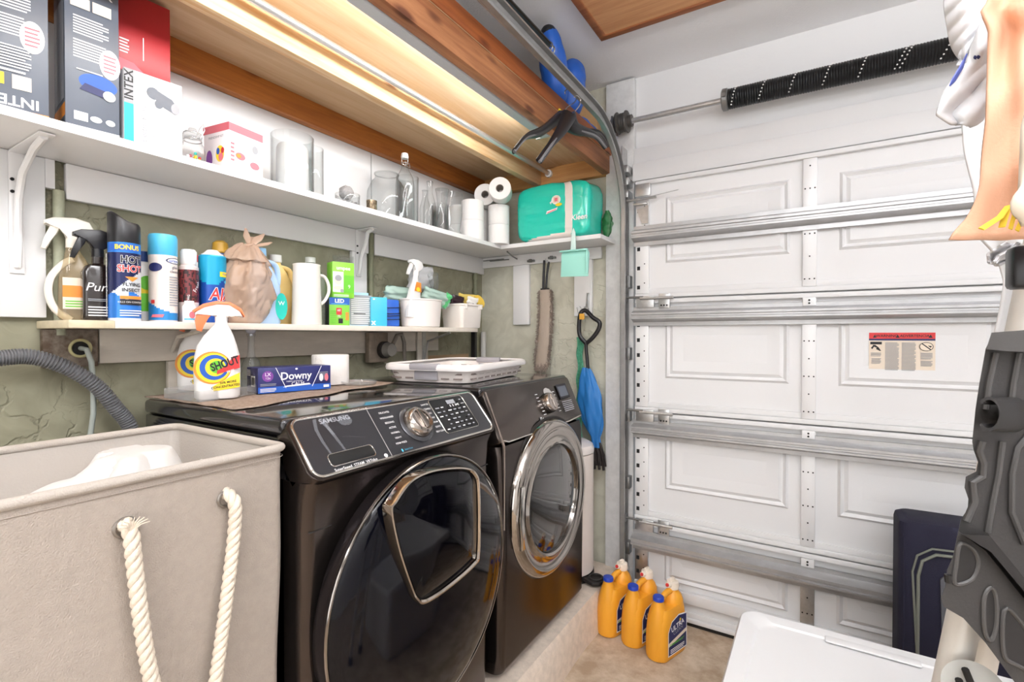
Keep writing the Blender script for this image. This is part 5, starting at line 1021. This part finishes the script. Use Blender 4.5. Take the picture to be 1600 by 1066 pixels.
# toilet rolls
tpm = mat('toilet_paper_white', 'f8f6f5', .9, bump=.3, bscale=180)
t = thing('toilet_roll', 'white toilet roll, bottom of the front stack on the long shelf', 'toilet roll', (.215, 2.035, UZ), 0, 'toilet rolls on the long shelf')
obj('paper', G().lathe([(.02, .0), (.054, .0), (.056, .003), (.056, .098), (.054, .1), (.02, .1), (.019, .095), (.019, .005)], n=40), tpm, t)
obj('core', G().lathe([(.0188, .001), (.0188, .099), (.0178, .099), (.0178, .001)], n=24), mat('cardboard_core', 'b9b2ac', .8), t)
for (x, y, z, lab, rot) in ((.215, 2.035, UZ+.101, 'white toilet roll, top of the front stack on the long shelf', None), (.09, 2.085, UZ, 'white toilet roll standing behind the front stack, lower one', None), (.09, 2.085, UZ+.101, 'white toilet roll standing behind the front stack, upper one', None),
    (.275, 2.185, UZ, 'white toilet roll in the inner corner stack, bottom one', None), (.275, 2.185, UZ+.101, 'white toilet roll in the inner corner stack, middle one', None),
    (.13, 2.215, UZ, 'white toilet roll behind the corner stack, lower one', None), (.13, 2.215, UZ+.101, 'white toilet roll behind the corner stack, upper one', None)):
    dup(t, (x, y, z), 0, lab)
dup(t, (.305, 2.165, UZ+.2015+.0565), label='white toilet roll lying on its side on the corner stack, hole showing', rot=(PI/2, 0, math.radians(28)))
t2 = dup(t, (.18, 2.215, UZ+.2015+.0565), label='white toilet roll lying on its side behind the one with visible hole', rot=(PI/2, 0, math.radians(28)))
# wrapped tissue pack
pk = thing('tissue_pack', 'teal shrink-wrapped bulk pack of tissue rolls on the corner shelf', 'tissue pack', (.572, 2.295, UZ), 0)
def packf(a, b):
    # rounded block, 0.42 wide (x), 0.19 deep (y), 0.265 high
    th = a*2*PI; c, s_ = math.cos(th), math.sin(th); e = .28
    X = .205*abs(c)**e*math.copysign(1, c); Yy = .098*abs(s_)**e*math.copysign(1, s_)
    bb = .5-.5*math.cos(b*PI); k = (1-abs(2*bb-1)**7)**(1/5) if 0 < b < 1 else .02; k = max(k, .02); zz = .288*bb
    n_ = .010*noise.noise(Vector((X*9, Yy*9, b*4)))+.008*abs(noise.noise(Vector((X*14+b*20, Yy*14, b*3))))
    return Vector((X*k*(1+n_*2), Yy*k+math.copysign(n_, Yy), zz+.012*noise.noise(Vector((X*8, Yy*8, 2)))*(1 if b > .5 else 0)))
def packm(a, b):
    th = a*2*PI; c, s_ = math.cos(th), math.sin(th); X = .205*abs(c)**.28*math.copysign(1, c)
    if s_ < .0 and .075 < X < .115: return 1
    if b < .12+.07*math.sin(X*12+1.6) or b > .88: return 1
    if X > .2: return 0
    return 0
obj('wrapped_block', G().grid(packf, 160, 40, mi=packm, wrap=True), [mat('pack_teal', '1fc9b4', .22, bump=.9, bscale=11, coat=.5), mat('pack_pale', 'e9e2dc', .3, coat=.5), mat('pack_green', '2f7a4a', .4)], pk, smooth=60)
M = frame((.0, -.1035, 0), (1, 0, 0), (0, 0, 1))
decal(pk, [('e', .035, .19, .025, .022, W_), ('r', .018, .175, .052, .208, CR), ('r', .026, .182, .044, .2, PK), ('p', [(.0, .18), (.015, .19), (.008, .17)], W_), ('e', .05, .165, .018, .008, YL), ('p', [(-.02, .125), (.04, .14), (.045, .155), (.038, .15), (-.015, .14)], W_), ('p', [(-.012, .128), (.036, .142), (.036, .146), (-.012, .134)], PK), ('t', 'Kleen', .036, .16, .09, W_, {'bold': .02, 'sh': .15})], INK, M)
pouch('tissue_pack', 'dark green printed corner of a second pack behind the teal pack', 'pack', (.80, 2.385, UZ+.02), (0, 0, .0), .03, .13, .05, mat('pack_dark_green', '2f6e3e', .35), 21)
# ---------------------------------------------------------------- hanging things on the far wall
dst = thing('duster', 'grey chenille duster with black handle hanging on the far wall', 'duster', (.46, 2.38, 1.70), 0)
hk = G().tube([(.443, 2.378, 1.745), (.442, 2.372, 1.66), (.44, 2.372, 1.59)], .007, n=10).tube([(.47, 2.378, 1.735), (.462, 2.372, 1.66), (.456, 2.372, 1.59)], .006, n=10).box(.425, .475, 2.366, 2.38, 1.582, 1.594, bv=.002)
obj('handle', hk, blackpl, dst, world=True)
def dusf(a, b):
    z = 1.585-.44*b; c = .452-.02*b+.008*math.sin(b*4); w_ = .036+.006*b; th = a*2*PI
    if b > .93: w_ *= math.sqrt(max(0, 1-((b-.93)/.07)**2))*.9+.1
    return Vector((c+w_*math.cos(th), 2.375+.016*math.sin(th), z))
obj('pad', G().grid(dusf, 24, 40, wrap=True), mat('duster_grey', 'b1a294', .95, bump=.6, bscale=200), dst, world=True)
g = G()
for i in range(900):
    b = random.random(); s_ = random.choice((-1, 1)); a = (0 if s_ > 0 else .5)+random.uniform(-.11, .11)
    if b > .9: a = random.random()*.5+.5
    q = dusf(a % 1, b); d = Vector((s_*random.uniform(.3, 1), random.uniform(-1, -.1), -random.uniform(.1, .9))).normalized()*random.uniform(.010, .020)
    if b > .9: d = Vector((random.uniform(-.5, .5), random.uniform(-.6, 0), -1)).normalized()*random.uniform(.01, .018)
    g.tube([q, q+d], [.0022, .0015], n=4)
obj('chenille_fringe', g, mat('duster_fringe', '8f8177', .95), dst, world=True, kind='stuff')
obj('wall_hook', G().tube([(.455, 2.397, 1.745), (.455, 2.37, 1.742), (.455, 2.37, 1.752)], .002, n=6), galv, dst, world=True)
# dustpan hanging from front edge of shelf
dp_ = thing('dustpan', 'small pale aqua dustpan hanging from the corner shelf edge', 'dustpan', (.715, 2.165, 1.7), 0)
aq = mat('aqua_plastic', '9fdfd2', .4)
obj('pan', G().prism([(.648, 1.622), (.79, 1.617), (.795, 1.727), (.785, 1.742), (.665, 1.745), (.652, 1.73)], 'y', 2.160, 2.166, bv=.002).box(.650, .79, 2.144, 2.16, 1.737, 1.745, bv=.002).box(.785, .793, 2.146, 2.16, 1.63, 1.74, bv=.002), aq, dp_, world=True)
obj('handle', G().prism([(.70, 1.742), (.728, 1.742), (.724, 1.83), (.715, 1.85), (.706, 1.83)], 'y', 2.158, 2.166, bv=.002), mat('clear_aqua', 'cfe6e2', .3), dp_, world=True)
obj('hang_hook', G().tube([(.715, 2.168, 1.835), (.71, 2.178, 1.84), (.70, 2.185, 1.825)], .002, n=6), galv, dp_, world=True)
# hook, blue umbrella, green cloth
hk = thing('wall_hook', 'bent wire hooks screwed to the white batten beside the jamb', 'hook', (.69, 2.39, 1.5), 0)
obj('hook_plate', G().box(.683, .697, 2.390, 2.3975, 1.47, 1.56, bv=.002), galv, hk, world=True)
obj('wire_hook', G().tube([(.69, 2.392, 1.55), (.69, 2.38, 1.53), (.69, 2.37, 1.49), (.69, 2.355, 1.475), (.69, 2.345, 1.485)], .0025, n=6).tube([(.655, 2.37, 1.49), (.68, 2.36, 1.46), (.70, 2.37, 1.48)], .0018, n=6).tube([(.63, 2.39, 1.485), (.65, 2.36, 1.455), (.67, 2.38, 1.47)], .0018, n=6), galv, hk, world=True)
um = thing('umbrella', 'folded blue umbrella with black loop handle hanging by the jamb', 'umbrella', (.73, 2.35, 1.4), 0)
obj('loop_handle', G().tube(spline([Vector(p) for p in ((.70, 2.345, 1.30), (.668, 2.342, 1.34), (.665, 2.34, 1.40), (.675, 2.34, 1.455), (.70, 2.345, 1.465), (.74, 2.34, 1.43), (.775, 2.34, 1.405), (.77, 2.342, 1.37), (.74, 2.343, 1.33), (.705, 2.345, 1.30))], 6), [.011]*55, n=12).tube([(.70, 2.345, 1.31), (.703, 2.345, 1.26), (.712, 2.345, 1.17)], .009, n=12), blackpl, um, world=True)
obj('strap_patch', G().box(.672, .70, 2.324, 2.330, 1.42, 1.45, bv=.002), mat('strap_yellow', 'cf9a35', .5), um, world=True)
def umf(a, b):
    z = 1.175-.40*b; cx_ = .70+.06*b; r = .018+.042*math.sin(min(b*1.15, 1)*PI)**.8*(.8+.2*b)+.006*b; th = a*2*PI
    r *= 1+.16*math.sin(th*5+b*7)+.05*math.sin(th*9-b*12); return Vector((cx_+r*math.cos(th), 2.345+r*.55*math.sin(th), z))
obj('canopy', G().grid(umf, 60, 40, wrap=True), mat('umbrella_blue', '1f6fb5', .6, coat=.1), um, world=True, smooth=60)
g = G()
for i in range(8): g.tube([(.758+.006*(i-4), 2.345, .80), (.77+.007*(i-3), 2.34+.004*(i % 3), .74), (.775+.008*(i-3), 2.342, .665+.02*(i % 3))], .007, n=6)
obj('black_tip', g, mat('tip_black', '1c1412', .7), um, world=True)
def grf(a, b): return Vector((.655+.016*(2*a-1)-.01*b+.004*math.sin(b*30), 2.375+.008*math.sin(a*20+b*4), 1.33-.60*b))
gc = obj('cleaning_cloth', G().grid(grf, 14, 60), mat('cloth_green', '6fbf9b', .9, bump=.8, bscale=150, col2='4c9d7f', vscale=80), label='narrow green fringed cloth hanging behind the blue umbrella', cat='cloth'); sm_ = gc.modifiers.new('s', 'SOLIDIFY'); sm_.thickness = .006
# ---------------------------------------------------------------- coat hangers hooked over the track
def hanger(label, apex, arms, hookp, tags=None):
    t = thing('coat_hanger', label, 'hanger', apex, 0, group='hangers on the door track')
    for k, arm in enumerate(arms):
        pts = spline([apex]+arm, 8); n_ = len(pts)
        obj('arm', G().tube(pts, [.030-.018*min(1, i/n_*1.5) for i in range(n_)], n=12, flat=.55), blackpl, t, world=True)
        obj('grip_strip', G().tube([p+Vector((.004, -.004, -.004)) for p in pts[int(n_*.4):]], .0055, n=8), mat('hanger_grey', '6d6d70', .4), t, world=True)
    obj('hook', G().tube(spline(hookp, 8), .0021, n=8), mat('hook_wire', 'dcdcdc', .25, .9), t, world=True)
    return t
X0 = .80
ap1 = P(873, 184, x=.86)
hanger('black plastic coat hanger with long arms hooked on the door track, nearest camera', ap1, [[P(846, 205, x=.862), P(822, 214, x=.865), P(803, 236, x=.868)], [P(905, 205, x=.86), P(935, 208, x=.858), P(950, 228, x=.857)]],
  [ap1, P(886, 168, x=.865), P(899, 158, x=.868), P(899, 143, x=.87), P(890, 137, x=.87), P(883, 142, x=.868), P(883, 147, x=.867)])
ap2 = P(889, 180, x=.907)
h2 = hanger('black plastic coat hanger behind, its single visible arm bending down', ap2, [[P(878, 202, x=.909), P(862, 224, x=.911), P(842, 252, x=.913)], [P(900, 200, x=.915), P(930, 212, x=.935), P(946, 230, x=.945)]],
  [ap2, P(897, 175, x=.909), P(905, 165, x=.911), P(907, 155, x=.913), P(901, 149, x=.913), P(897, 152, x=.911)])
obj('yellow_tag', G().box(ap1.x-.002, ap1.x+.004, ap1.y+.0, ap1.y+.02, ap1.z+.02, ap1.z+.035, bv=.001), yellowink, h2, world=True)
# things stored on the loft
def sling(label, p0, p1, r, m_, seed, loc=None):
    t = thing('camp_chair_bag', label, 'bag', tuple((p0+p1)/2))
    d = (p1-p0); L = d.length; dn = d.normalized(); a_ = dn.orthogonal().normalized(); b_ = dn.cross(a_)
    def f(a, b):
        th = a*2*PI; k = min(1, math.sin(max(.0, min(1, b))*PI)**.35+.05); rr_ = r*k*(1+.12*noise.noise(Vector((math.cos(th)*1.5, math.sin(th)*1.5, b*6+seed))))
        return p0+dn*(L*b)+(a_*math.cos(th)+b_*math.sin(th))*rr_
    obj('bag_body', G().grid(f, 28, 40, wrap=True), m_, t, world=True, smooth=70)
    return t, f
bl = mat('nylon_blue', '1d57b0', .5); nb = mat('nylon_black', '131318', .6)
t, f = sling('blue nylon bag standing on the loft end beside the ceiling', Vector((.765, 1.90, 2.305)), Vector((.772, 1.79, 2.585)), .056, bl, 1)
obj('dark_cap', G().sphere((.772, 1.795, 2.56), .033, 16), nb, t, world=True)
decal(t, [('lines', -.03, 0, .03, .05, 5, W_)], INK, frame((.81, 1.86, 2.40), (0, 1, 0), (0, 0, 1)), world=True)
t, f = sling('shorter blue nylon bag at the far end of the loft', Vector((.765, 2.01, 2.305)), Vector((.772, 2.03, 2.56)), .064, bl, 2)
decal(t, [('t', 'COLEMAN', .02, 0, 0, W_, {'rot': -.9})], INK, frame((.822, 2.02, 2.40), (0, 1, 0), (0, 0, 1)), world=True)
t, f = sling('blue and black bag lying along the loft edge', Vector((.74, 2.1, 2.315)), Vector((.74, 2.34, 2.315)), .055, bl, 3)
sling('black bag lying along the loft edge under the track', Vector((.70, 1.0, 2.325)), Vector((.70, 1.72, 2.325)), .062, nb, 4)
sling('second black bag behind on the loft, near the camera end', Vector((.70, -.1, 2.325)), Vector((.70, .95, 2.325)), .062, mat('nylon_grey', '2b2c30', .6), 5)
obj('storage_box', G().box(.35, .60, .8, 1.5, 2.256, 2.45, bv=.004), mat('kraft', 'a58257', .8), label='brown carton stored deep on the loft', cat='box')
g = G().prism([(.60, 2.256), (.78, 2.256), (.74, 2.5), (.64, 2.58), (.60, 2.5)], 'y', 2.345, 2.40, bv=.004)
obj('paper_sack', g.xf(Matrix.Identity(4)), mat('kraft_tan', 'c39a6c', .85, bump=.3), label='tan paper sack leaning at the far end of loft', cat='sack')
pl = thing('metal_pole', 'dark metal pole stored above the loft along the track', 'pole', (.80, 1.2, 2.455))
obj('tube', G().cyl((.80, .2, 2.46), (.812, 1.70, 2.455), .02, n=16), mat('dark_tube', '2d3538', .25, .8), pl, world=True)
obj('end_ring', G().torus((.812, 1.715, 2.455), .019, .003, axis='y', n=20).torus((.812, 1.735, 2.45), .018, .003, axis='y', n=20), galv_dark, pl, world=True)
# ---------------------------------------------------------------- right foreground: step ladder, black work tray, hung laundry
lad = thing('step_ladder', 'white tubular step ladder at right edge carrying a black moulded tray', 'ladder', (2.0, .95, 0))
alu = mat('ladder_enamel', 'e9e4dd', .35, .1)
def rail(d, u0, v0, u1, v1, zt=1.9):
    a = P(u0, v0, d=d); b = P(u1, v1, d=d); dd_ = (a-b)/(a.z-b.z); return b+dd_*(0.012-b.z), b+dd_*(zt-b.z)
ra = rail(.75, 1628, 380, 1481, 1085, 1.92); rb = rail(.84, 1655, 380, 1524, 1085, 1.92)
for r_ in (ra, rb):
    obj('rail', G().tube([r_[0], r_[1]], .0205, n=20), alu, lad, world=True)
    obj('foot', G().tube([r_[0]+Vector((0, 0, -.011)), r_[0]+(r_[1]-r_[0]).normalized()*.05], .028, n=20), rubber, lad, world=True)
back = RT*.95
for r_ in (ra, rb):
    obj('rear_leg', G().tube([Vector((r_[0].x, r_[0].y, .012))+back, r_[1]+Vector((0, 0, -.03))], .018, n=16), alu, lad, world=True)
for k in range(1, 4):
    t_ = k/6.6; a, b = ra[0].lerp(ra[1], t_), rb[0].lerp(rb[1], t_); obj('rung', G().tube([a, b], .016, n=14), alu, lad, world=True)
obj('top_bar', G().tube([ra[1], rb[1]], .024, n=16), alu, lad, world=True)
cvr = G().cyl(P(1522, 1078, d=.70), P(1522, 1078, d=.72), .036, n=32)
obj('hinge_cover', cvr, mat('hinge_grey', 'b9b8b3', .5), lad, world=True, label='pale plastic hinge cover with dark slots')
obj('hinge_slots', G().tube([P(1508, 1046, d=.699), P(1524, 1085, d=.699)], .0045, n=8).tube([P(1498, 1062, d=.699), P(1506, 1090, d=.699)], .0045, n=8), hole_black, lad, world=True)
# tray: local frame facing the room, 1 unit = 1 photo pixel at 0.8 m
TD_ = .665; SC_ = TD_/FPX; T0 = P(1545, 528, d=TD_)
def tp_(u, v, o=0): return P(u, v, d=TD_-o)
trk = mat('tray_black', '363433', .5, bump=.08, bscale=200, var=.08, vscale=25); trk2 = mat('tray_dark', '1e1c1c', .5); trl = mat('tray_edge', '474544', .45, bump=.05, bscale=150)
def slab(poly, o0, o1, m_, name, ins=.0, par=None, label=None):
    rings = [[tp_(u, v, o0) for u, v in poly], [tp_(u, v, o1-.002) for u, v in poly]]
    c_ = (sum(p[0] for p in poly)/len(poly), sum(p[1] for p in poly)/len(poly))
    rings.append([tp_(c_[0]+(u-c_[0])*.992, c_[1]+(v-c_[1])*.992, o1) for u, v in poly])
    return obj(name, G().loft(rings), m_, par, world=True, label=label, smooth=30)
tray = thing('tool_tray', 'black moulded plastic tray with a round clip, fixed upright on the ladder', 'tray', tuple(T0))
up = [(1549, 526), (1540, 545), (1530, 600), (1524, 640), (1519, 690), (1521, 703), (1528, 722), (1525, 737), (1509, 745), (1507, 762), (1513, 780), (1512, 796), (1501, 812), (1497, 832), (1500, 850), (1540, 885), (1600, 955), (1760, 1140), (1780, 526)]
slab(up, -.035, .0, trk, 'back_panel', par=tray)
slab([(1549, 520), (1541, 546), (1570, 549), (1780, 556), (1780, 514), (1600, 516)], -.05, .02, trl, 'top_lip', par=tray)
for pts_, r_ in (([(1556, 552), (1545, 600), (1540, 640)], .004), ([(1592, 552), (1583, 600), (1578, 640)], .004), ([(1535, 690), (1530, 705), (1537, 724), (1535, 745), (1520, 754), (1523, 785), (1510, 815)], .0045), ([(1566, 690), (1560, 740), (1550, 790), (1543, 832)], .004), ([(1640, 640), (1590, 700), (1581, 740), (1580, 800), (1600, 850)], .004)):
    obj('moulded_rib', G().tube([tp_(u, v, .002) for u, v in pts_], r_, n=8), trl, tray, world=True)
arc = []
for k in range(25):
    a = math.radians(138-k*276/24); arc.append((math.cos(a), math.sin(a)))
# C-shaped clip, open to the left, running back to the right
cu_, cv_ = 1545, 647; ro, ri = 27, 22
ring = [(cu_+ro*.75*c, cv_-ro*s_) for c, s_ in arc]+[(cu_+ri*.72*c, cv_-ri*s_) for c, s_ in arc[::-1]]
g = G().loft([[tp_(u, v, .05) for u, v in ring], [tp_(u+42, v+1, .0) for u, v in ring]])
obj('round_clip', g, trk2, tray, world=True)
lo = [(1497, 830), (1489, 870), (1480, 890), (1477, 915), (1470, 935), (1474, 948), (1505, 966), (1540, 1005), (1640, 1140), (1760, 1140), (1760, 1115), (1600, 935), (1540, 860)]
slab(lo, -.01, .03, trk, 'lower_flange', par=tray)
slab([(1503, 835), (1545, 836), (1760, 1095), (1760, 1118), (1605, 930), (1548, 862), (1520, 845)], -.0, .045, trk2, 'flange_step', par=tray)
def rimmed(pts_, name):
    c = closed_spline([Vector((u, v, 0)) for u, v in pts_], 6)
    obj(name, G().prism([(0, 0)]*0 or [(0, 0), (1e-4, 0), (0, 1e-4)], 'x', 0, 1e-4) if False else G().loft([[tp_(p.x, p.y, .0305) for p in c], [tp_(p.x, p.y, .0312) for p in c]]), trk2, tray, world=True)
    obj(name+'_rim', G().tube([tp_(p.x, p.y, .031) for p in c], .0028, n=8, loop=True), trl, tray, world=True)
rimmed([(1500, 850), (1520, 858), (1528, 880), (1518, 905), (1492, 912), (1494, 880)], 'round_recess')
rimmed([(1548, 918), (1556, 935), (1556, 975), (1548, 1000), (1538, 985), (1537, 935)], 'slot_opening')
rimmed([(1572, 950), (1620, 1010), (1640, 1060), (1590, 1040), (1568, 1020)], 'large_recess')
obj('peg_hole', G().tube([tp_(1481, 898, .0305), tp_(1482, 910, .0305)], .004, n=8), trk2, tray, world=True)
# hung fabrics: lines of (v, left u); right side runs out to u1
def drape(name, label, cat_, rows, u1, d, m_, wav=.012, k=9, nu=30, nv=40, seed=0, thick=.003, items=None):
    v0, v1 = rows[0][0], rows[-1][0]; t = thing(name, label, cat_, tuple(P(u1, (v0+v1)/2, d=d+.02)))
    def lu(v):
        for (va, ua), (vb, ub) in zip(rows, rows[1:]):
            if va <= v <= vb: return ua+(ub-ua)*(v-va)/(vb-va)
        return rows[-1][1]
    u1f = u1 if callable(u1) else (lambda v: u1)
    def f(a, b):
        v = v0+(v1-v0)*b; ul = lu(v); u = ul+(u1f(v)-ul)*a
        return P(u, v, d=d+wav*(math.sin(a*k+b*2+seed)+.5*math.sin(a*k*2.3-b*5+seed))+.02*noise.noise(Vector((a*3, b*4, seed)))*min(1, a*6+.3))
    o = obj('fabric', G().grid(f, nu, nv), m_, t, world=True, smooth=80); s_ = o.modifiers.new('s', 'SOLIDIFY'); s_.thickness = thick; return t
def drape2(name, label, cat_, rows, d, m_, **k2):   # rows: (v, left u, right u)
    R = [(v, r) for v, l, r in rows]
    def ru(v):
        for (va, ua), (vb, ub) in zip(R, R[1:]):
            if va <= v <= vb: return ua+(ub-ua)*(v-va)/(vb-va)
        return R[-1][1]
    L_ = [(v, l) for v, l, r in rows]; v0, v1 = rows[0][0], rows[-1][0]
    t = thing(name, label, cat_, tuple(P(ru(v0), v0, d=d)))
    def lu(v):
        for (va, ua), (vb, ub) in zip(L_, L_[1:]):
            if va <= v <= vb: return ua+(ub-ua)*(v-va)/(vb-va)
        return L_[-1][1]
    wv = k2.get('wav', .01); kk = k2.get('k', 8); sd = k2.get('seed', 0)
    def f(a, b):
        v = v0+(v1-v0)*b; return P(lu(v)+(ru(v)-lu(v))*a, v, d=d-.03*math.sin(a*PI)*k2.get('puff', 1)+wv*math.sin(a*kk+b*3+sd)+.012*noise.noise(Vector((a*4, b*5, sd))))
    o = obj('fabric', G().grid(f, 30, 44), m_, t, world=True, smooth=80); s_ = o.modifiers.new('s', 'SOLIDIFY'); s_.thickness = k2.get('thick', .004); return t
fab_or = mat('peach_fabric', 'd6a78a', .85, bump=.15, bscale=200); fab_w = mat('white_fabric', 'e9e9ec', .9, bump=.1, bscale=90)
ot = drape('towel', 'peach orange fabric hanging from the ladder top at upper right', 'fabric', [(-60, 1552), (0, 1548), (16, 1536), (22, 1537), (45, 1548), (120, 1546), (200, 1540), (290, 1531), (312, 1525), (338, 1513), (352, 1500), (367, 1487), (374, 1484)], 1700, .62, fab_or, wav=.004)
Mo = frame(P(1560, 340, d=.585), RT, UPV)
for k_, strokes in enumerate((((-.022, -.014), (.0, .0), (.01, .014), (.002, -.012)), ((.012, -.014), (.022, .02), (.03, .018)), ((.02, -.016), (.036, .022)))):
    obj('yellow_print', G().tube([Mo @ Vector((x, y, .002)) for x, y in strokes], .0035, n=8, flat=.3), mat('print_yellow', 'f7d640', .7), ot, world=True, label='yellow print marks on the peach fabric')
# quilted white pad
qp = thing('quilted_pad', 'white quilted pad hanging at the top right beside the peach fabric', 'fabric', tuple(P(1540, -20, d=.74)))
def qf(a, b):
    v = -70+170*b; lu_ = 1474 if v < 10 else 1474+14*((v-10)/80)**1.2; ru_ = 1562-(.5*max(0, v-40)); k = math.sqrt(max(0, 1-max(0, (b-.8)/.2)**2)); m_ = (lu_+ru_)/2
    return P(m_+(a-.5)*(ru_-lu_)*max(.15, k), v, d=.74-.035*math.sin(a*PI)-.004*abs(math.sin(a*10+b*22)))
o = obj('pad', G().grid(qf, 50, 90), fab_w, qp, world=True, smooth=80); s_ = o.modifiers.new('s', 'SOLIDIFY'); s_.thickness = .012
wb = drape2('plastic_bag', 'white plastic bag with a blue printed stripe hanging below the quilted pad', 'bag', [(30, 1538, 1560), (60, 1527, 1570), (100, 1510, 1580), (140, 1480, 1560), (165, 1466, 1545), (180, 1461, 1535), (190, 1475, 1530), (196, 1485, 1515)], .69, mat('white_bag', 'dfe0e3', .6), puff=.15, wav=.006, seed=2)
obj('blue_stripe', G().tube([P(1511, 84, d=.678), P(1502, 105, d=.678), P(1490, 125, d=.678), P(1484, 134, d=.678)], [.001, .0035, .0035, .001], n=8, flat=.5), mat('stripe_blue', '5463b4', .5), wb, world=True)
obj('blue_dot', G().sphere(P(1527, 89, d=.678), .0045, 12), navyink, wb, world=True)
drape2('bedsheet', 'white sheet hanging behind the peach fabric down to the tray', 'fabric', [(140, 1512, 1640), (190, 1505, 1640), (230, 1508, 1640), (300, 1520, 1640), (340, 1528, 1640), (372, 1532, 1640), (385, 1545, 1640), (400, 1560, 1650), (440, 1572, 1650), (480, 1566, 1650), (524, 1556, 1660)], .93, mat('sheet_white', 'f8f8fa', .9), puff=.6, seed=4)
drape2('ribbon', 'white cloth strip end sticking out below the peach fabric', 'fabric', [(380, 1575, 1600), (390, 1558, 1600), (398, 1546, 1592), (406, 1547, 1575), (413, 1546, 1560)], .80, fab_w, puff=.2, seed=5)
drape('pillow', 'cream pillow edge at far right in front of the peach fabric', 'fabric', [(120, 1625), (160, 1604), (200, 1594), (280, 1591), (320, 1588), (345, 1600)], 1720, .55, mat('cream_fabric', 'f6ead9', .85), wav=.004, seed=6, thick=.01)
obj('black_strap', G().box(-.02, .03, -.02, .02, -.03, .03, bv=.006).xf(Matrix.Translation(P(1606, 418, d=.70))), blackpl, label='small black plastic corner at the right edge above the tray', cat='clip')
for o in SC.objects:
    if o.type == 'MESH' and o.parent is None and not o.get('label') and not o.get('kind'): print('NO LABEL', o.name)
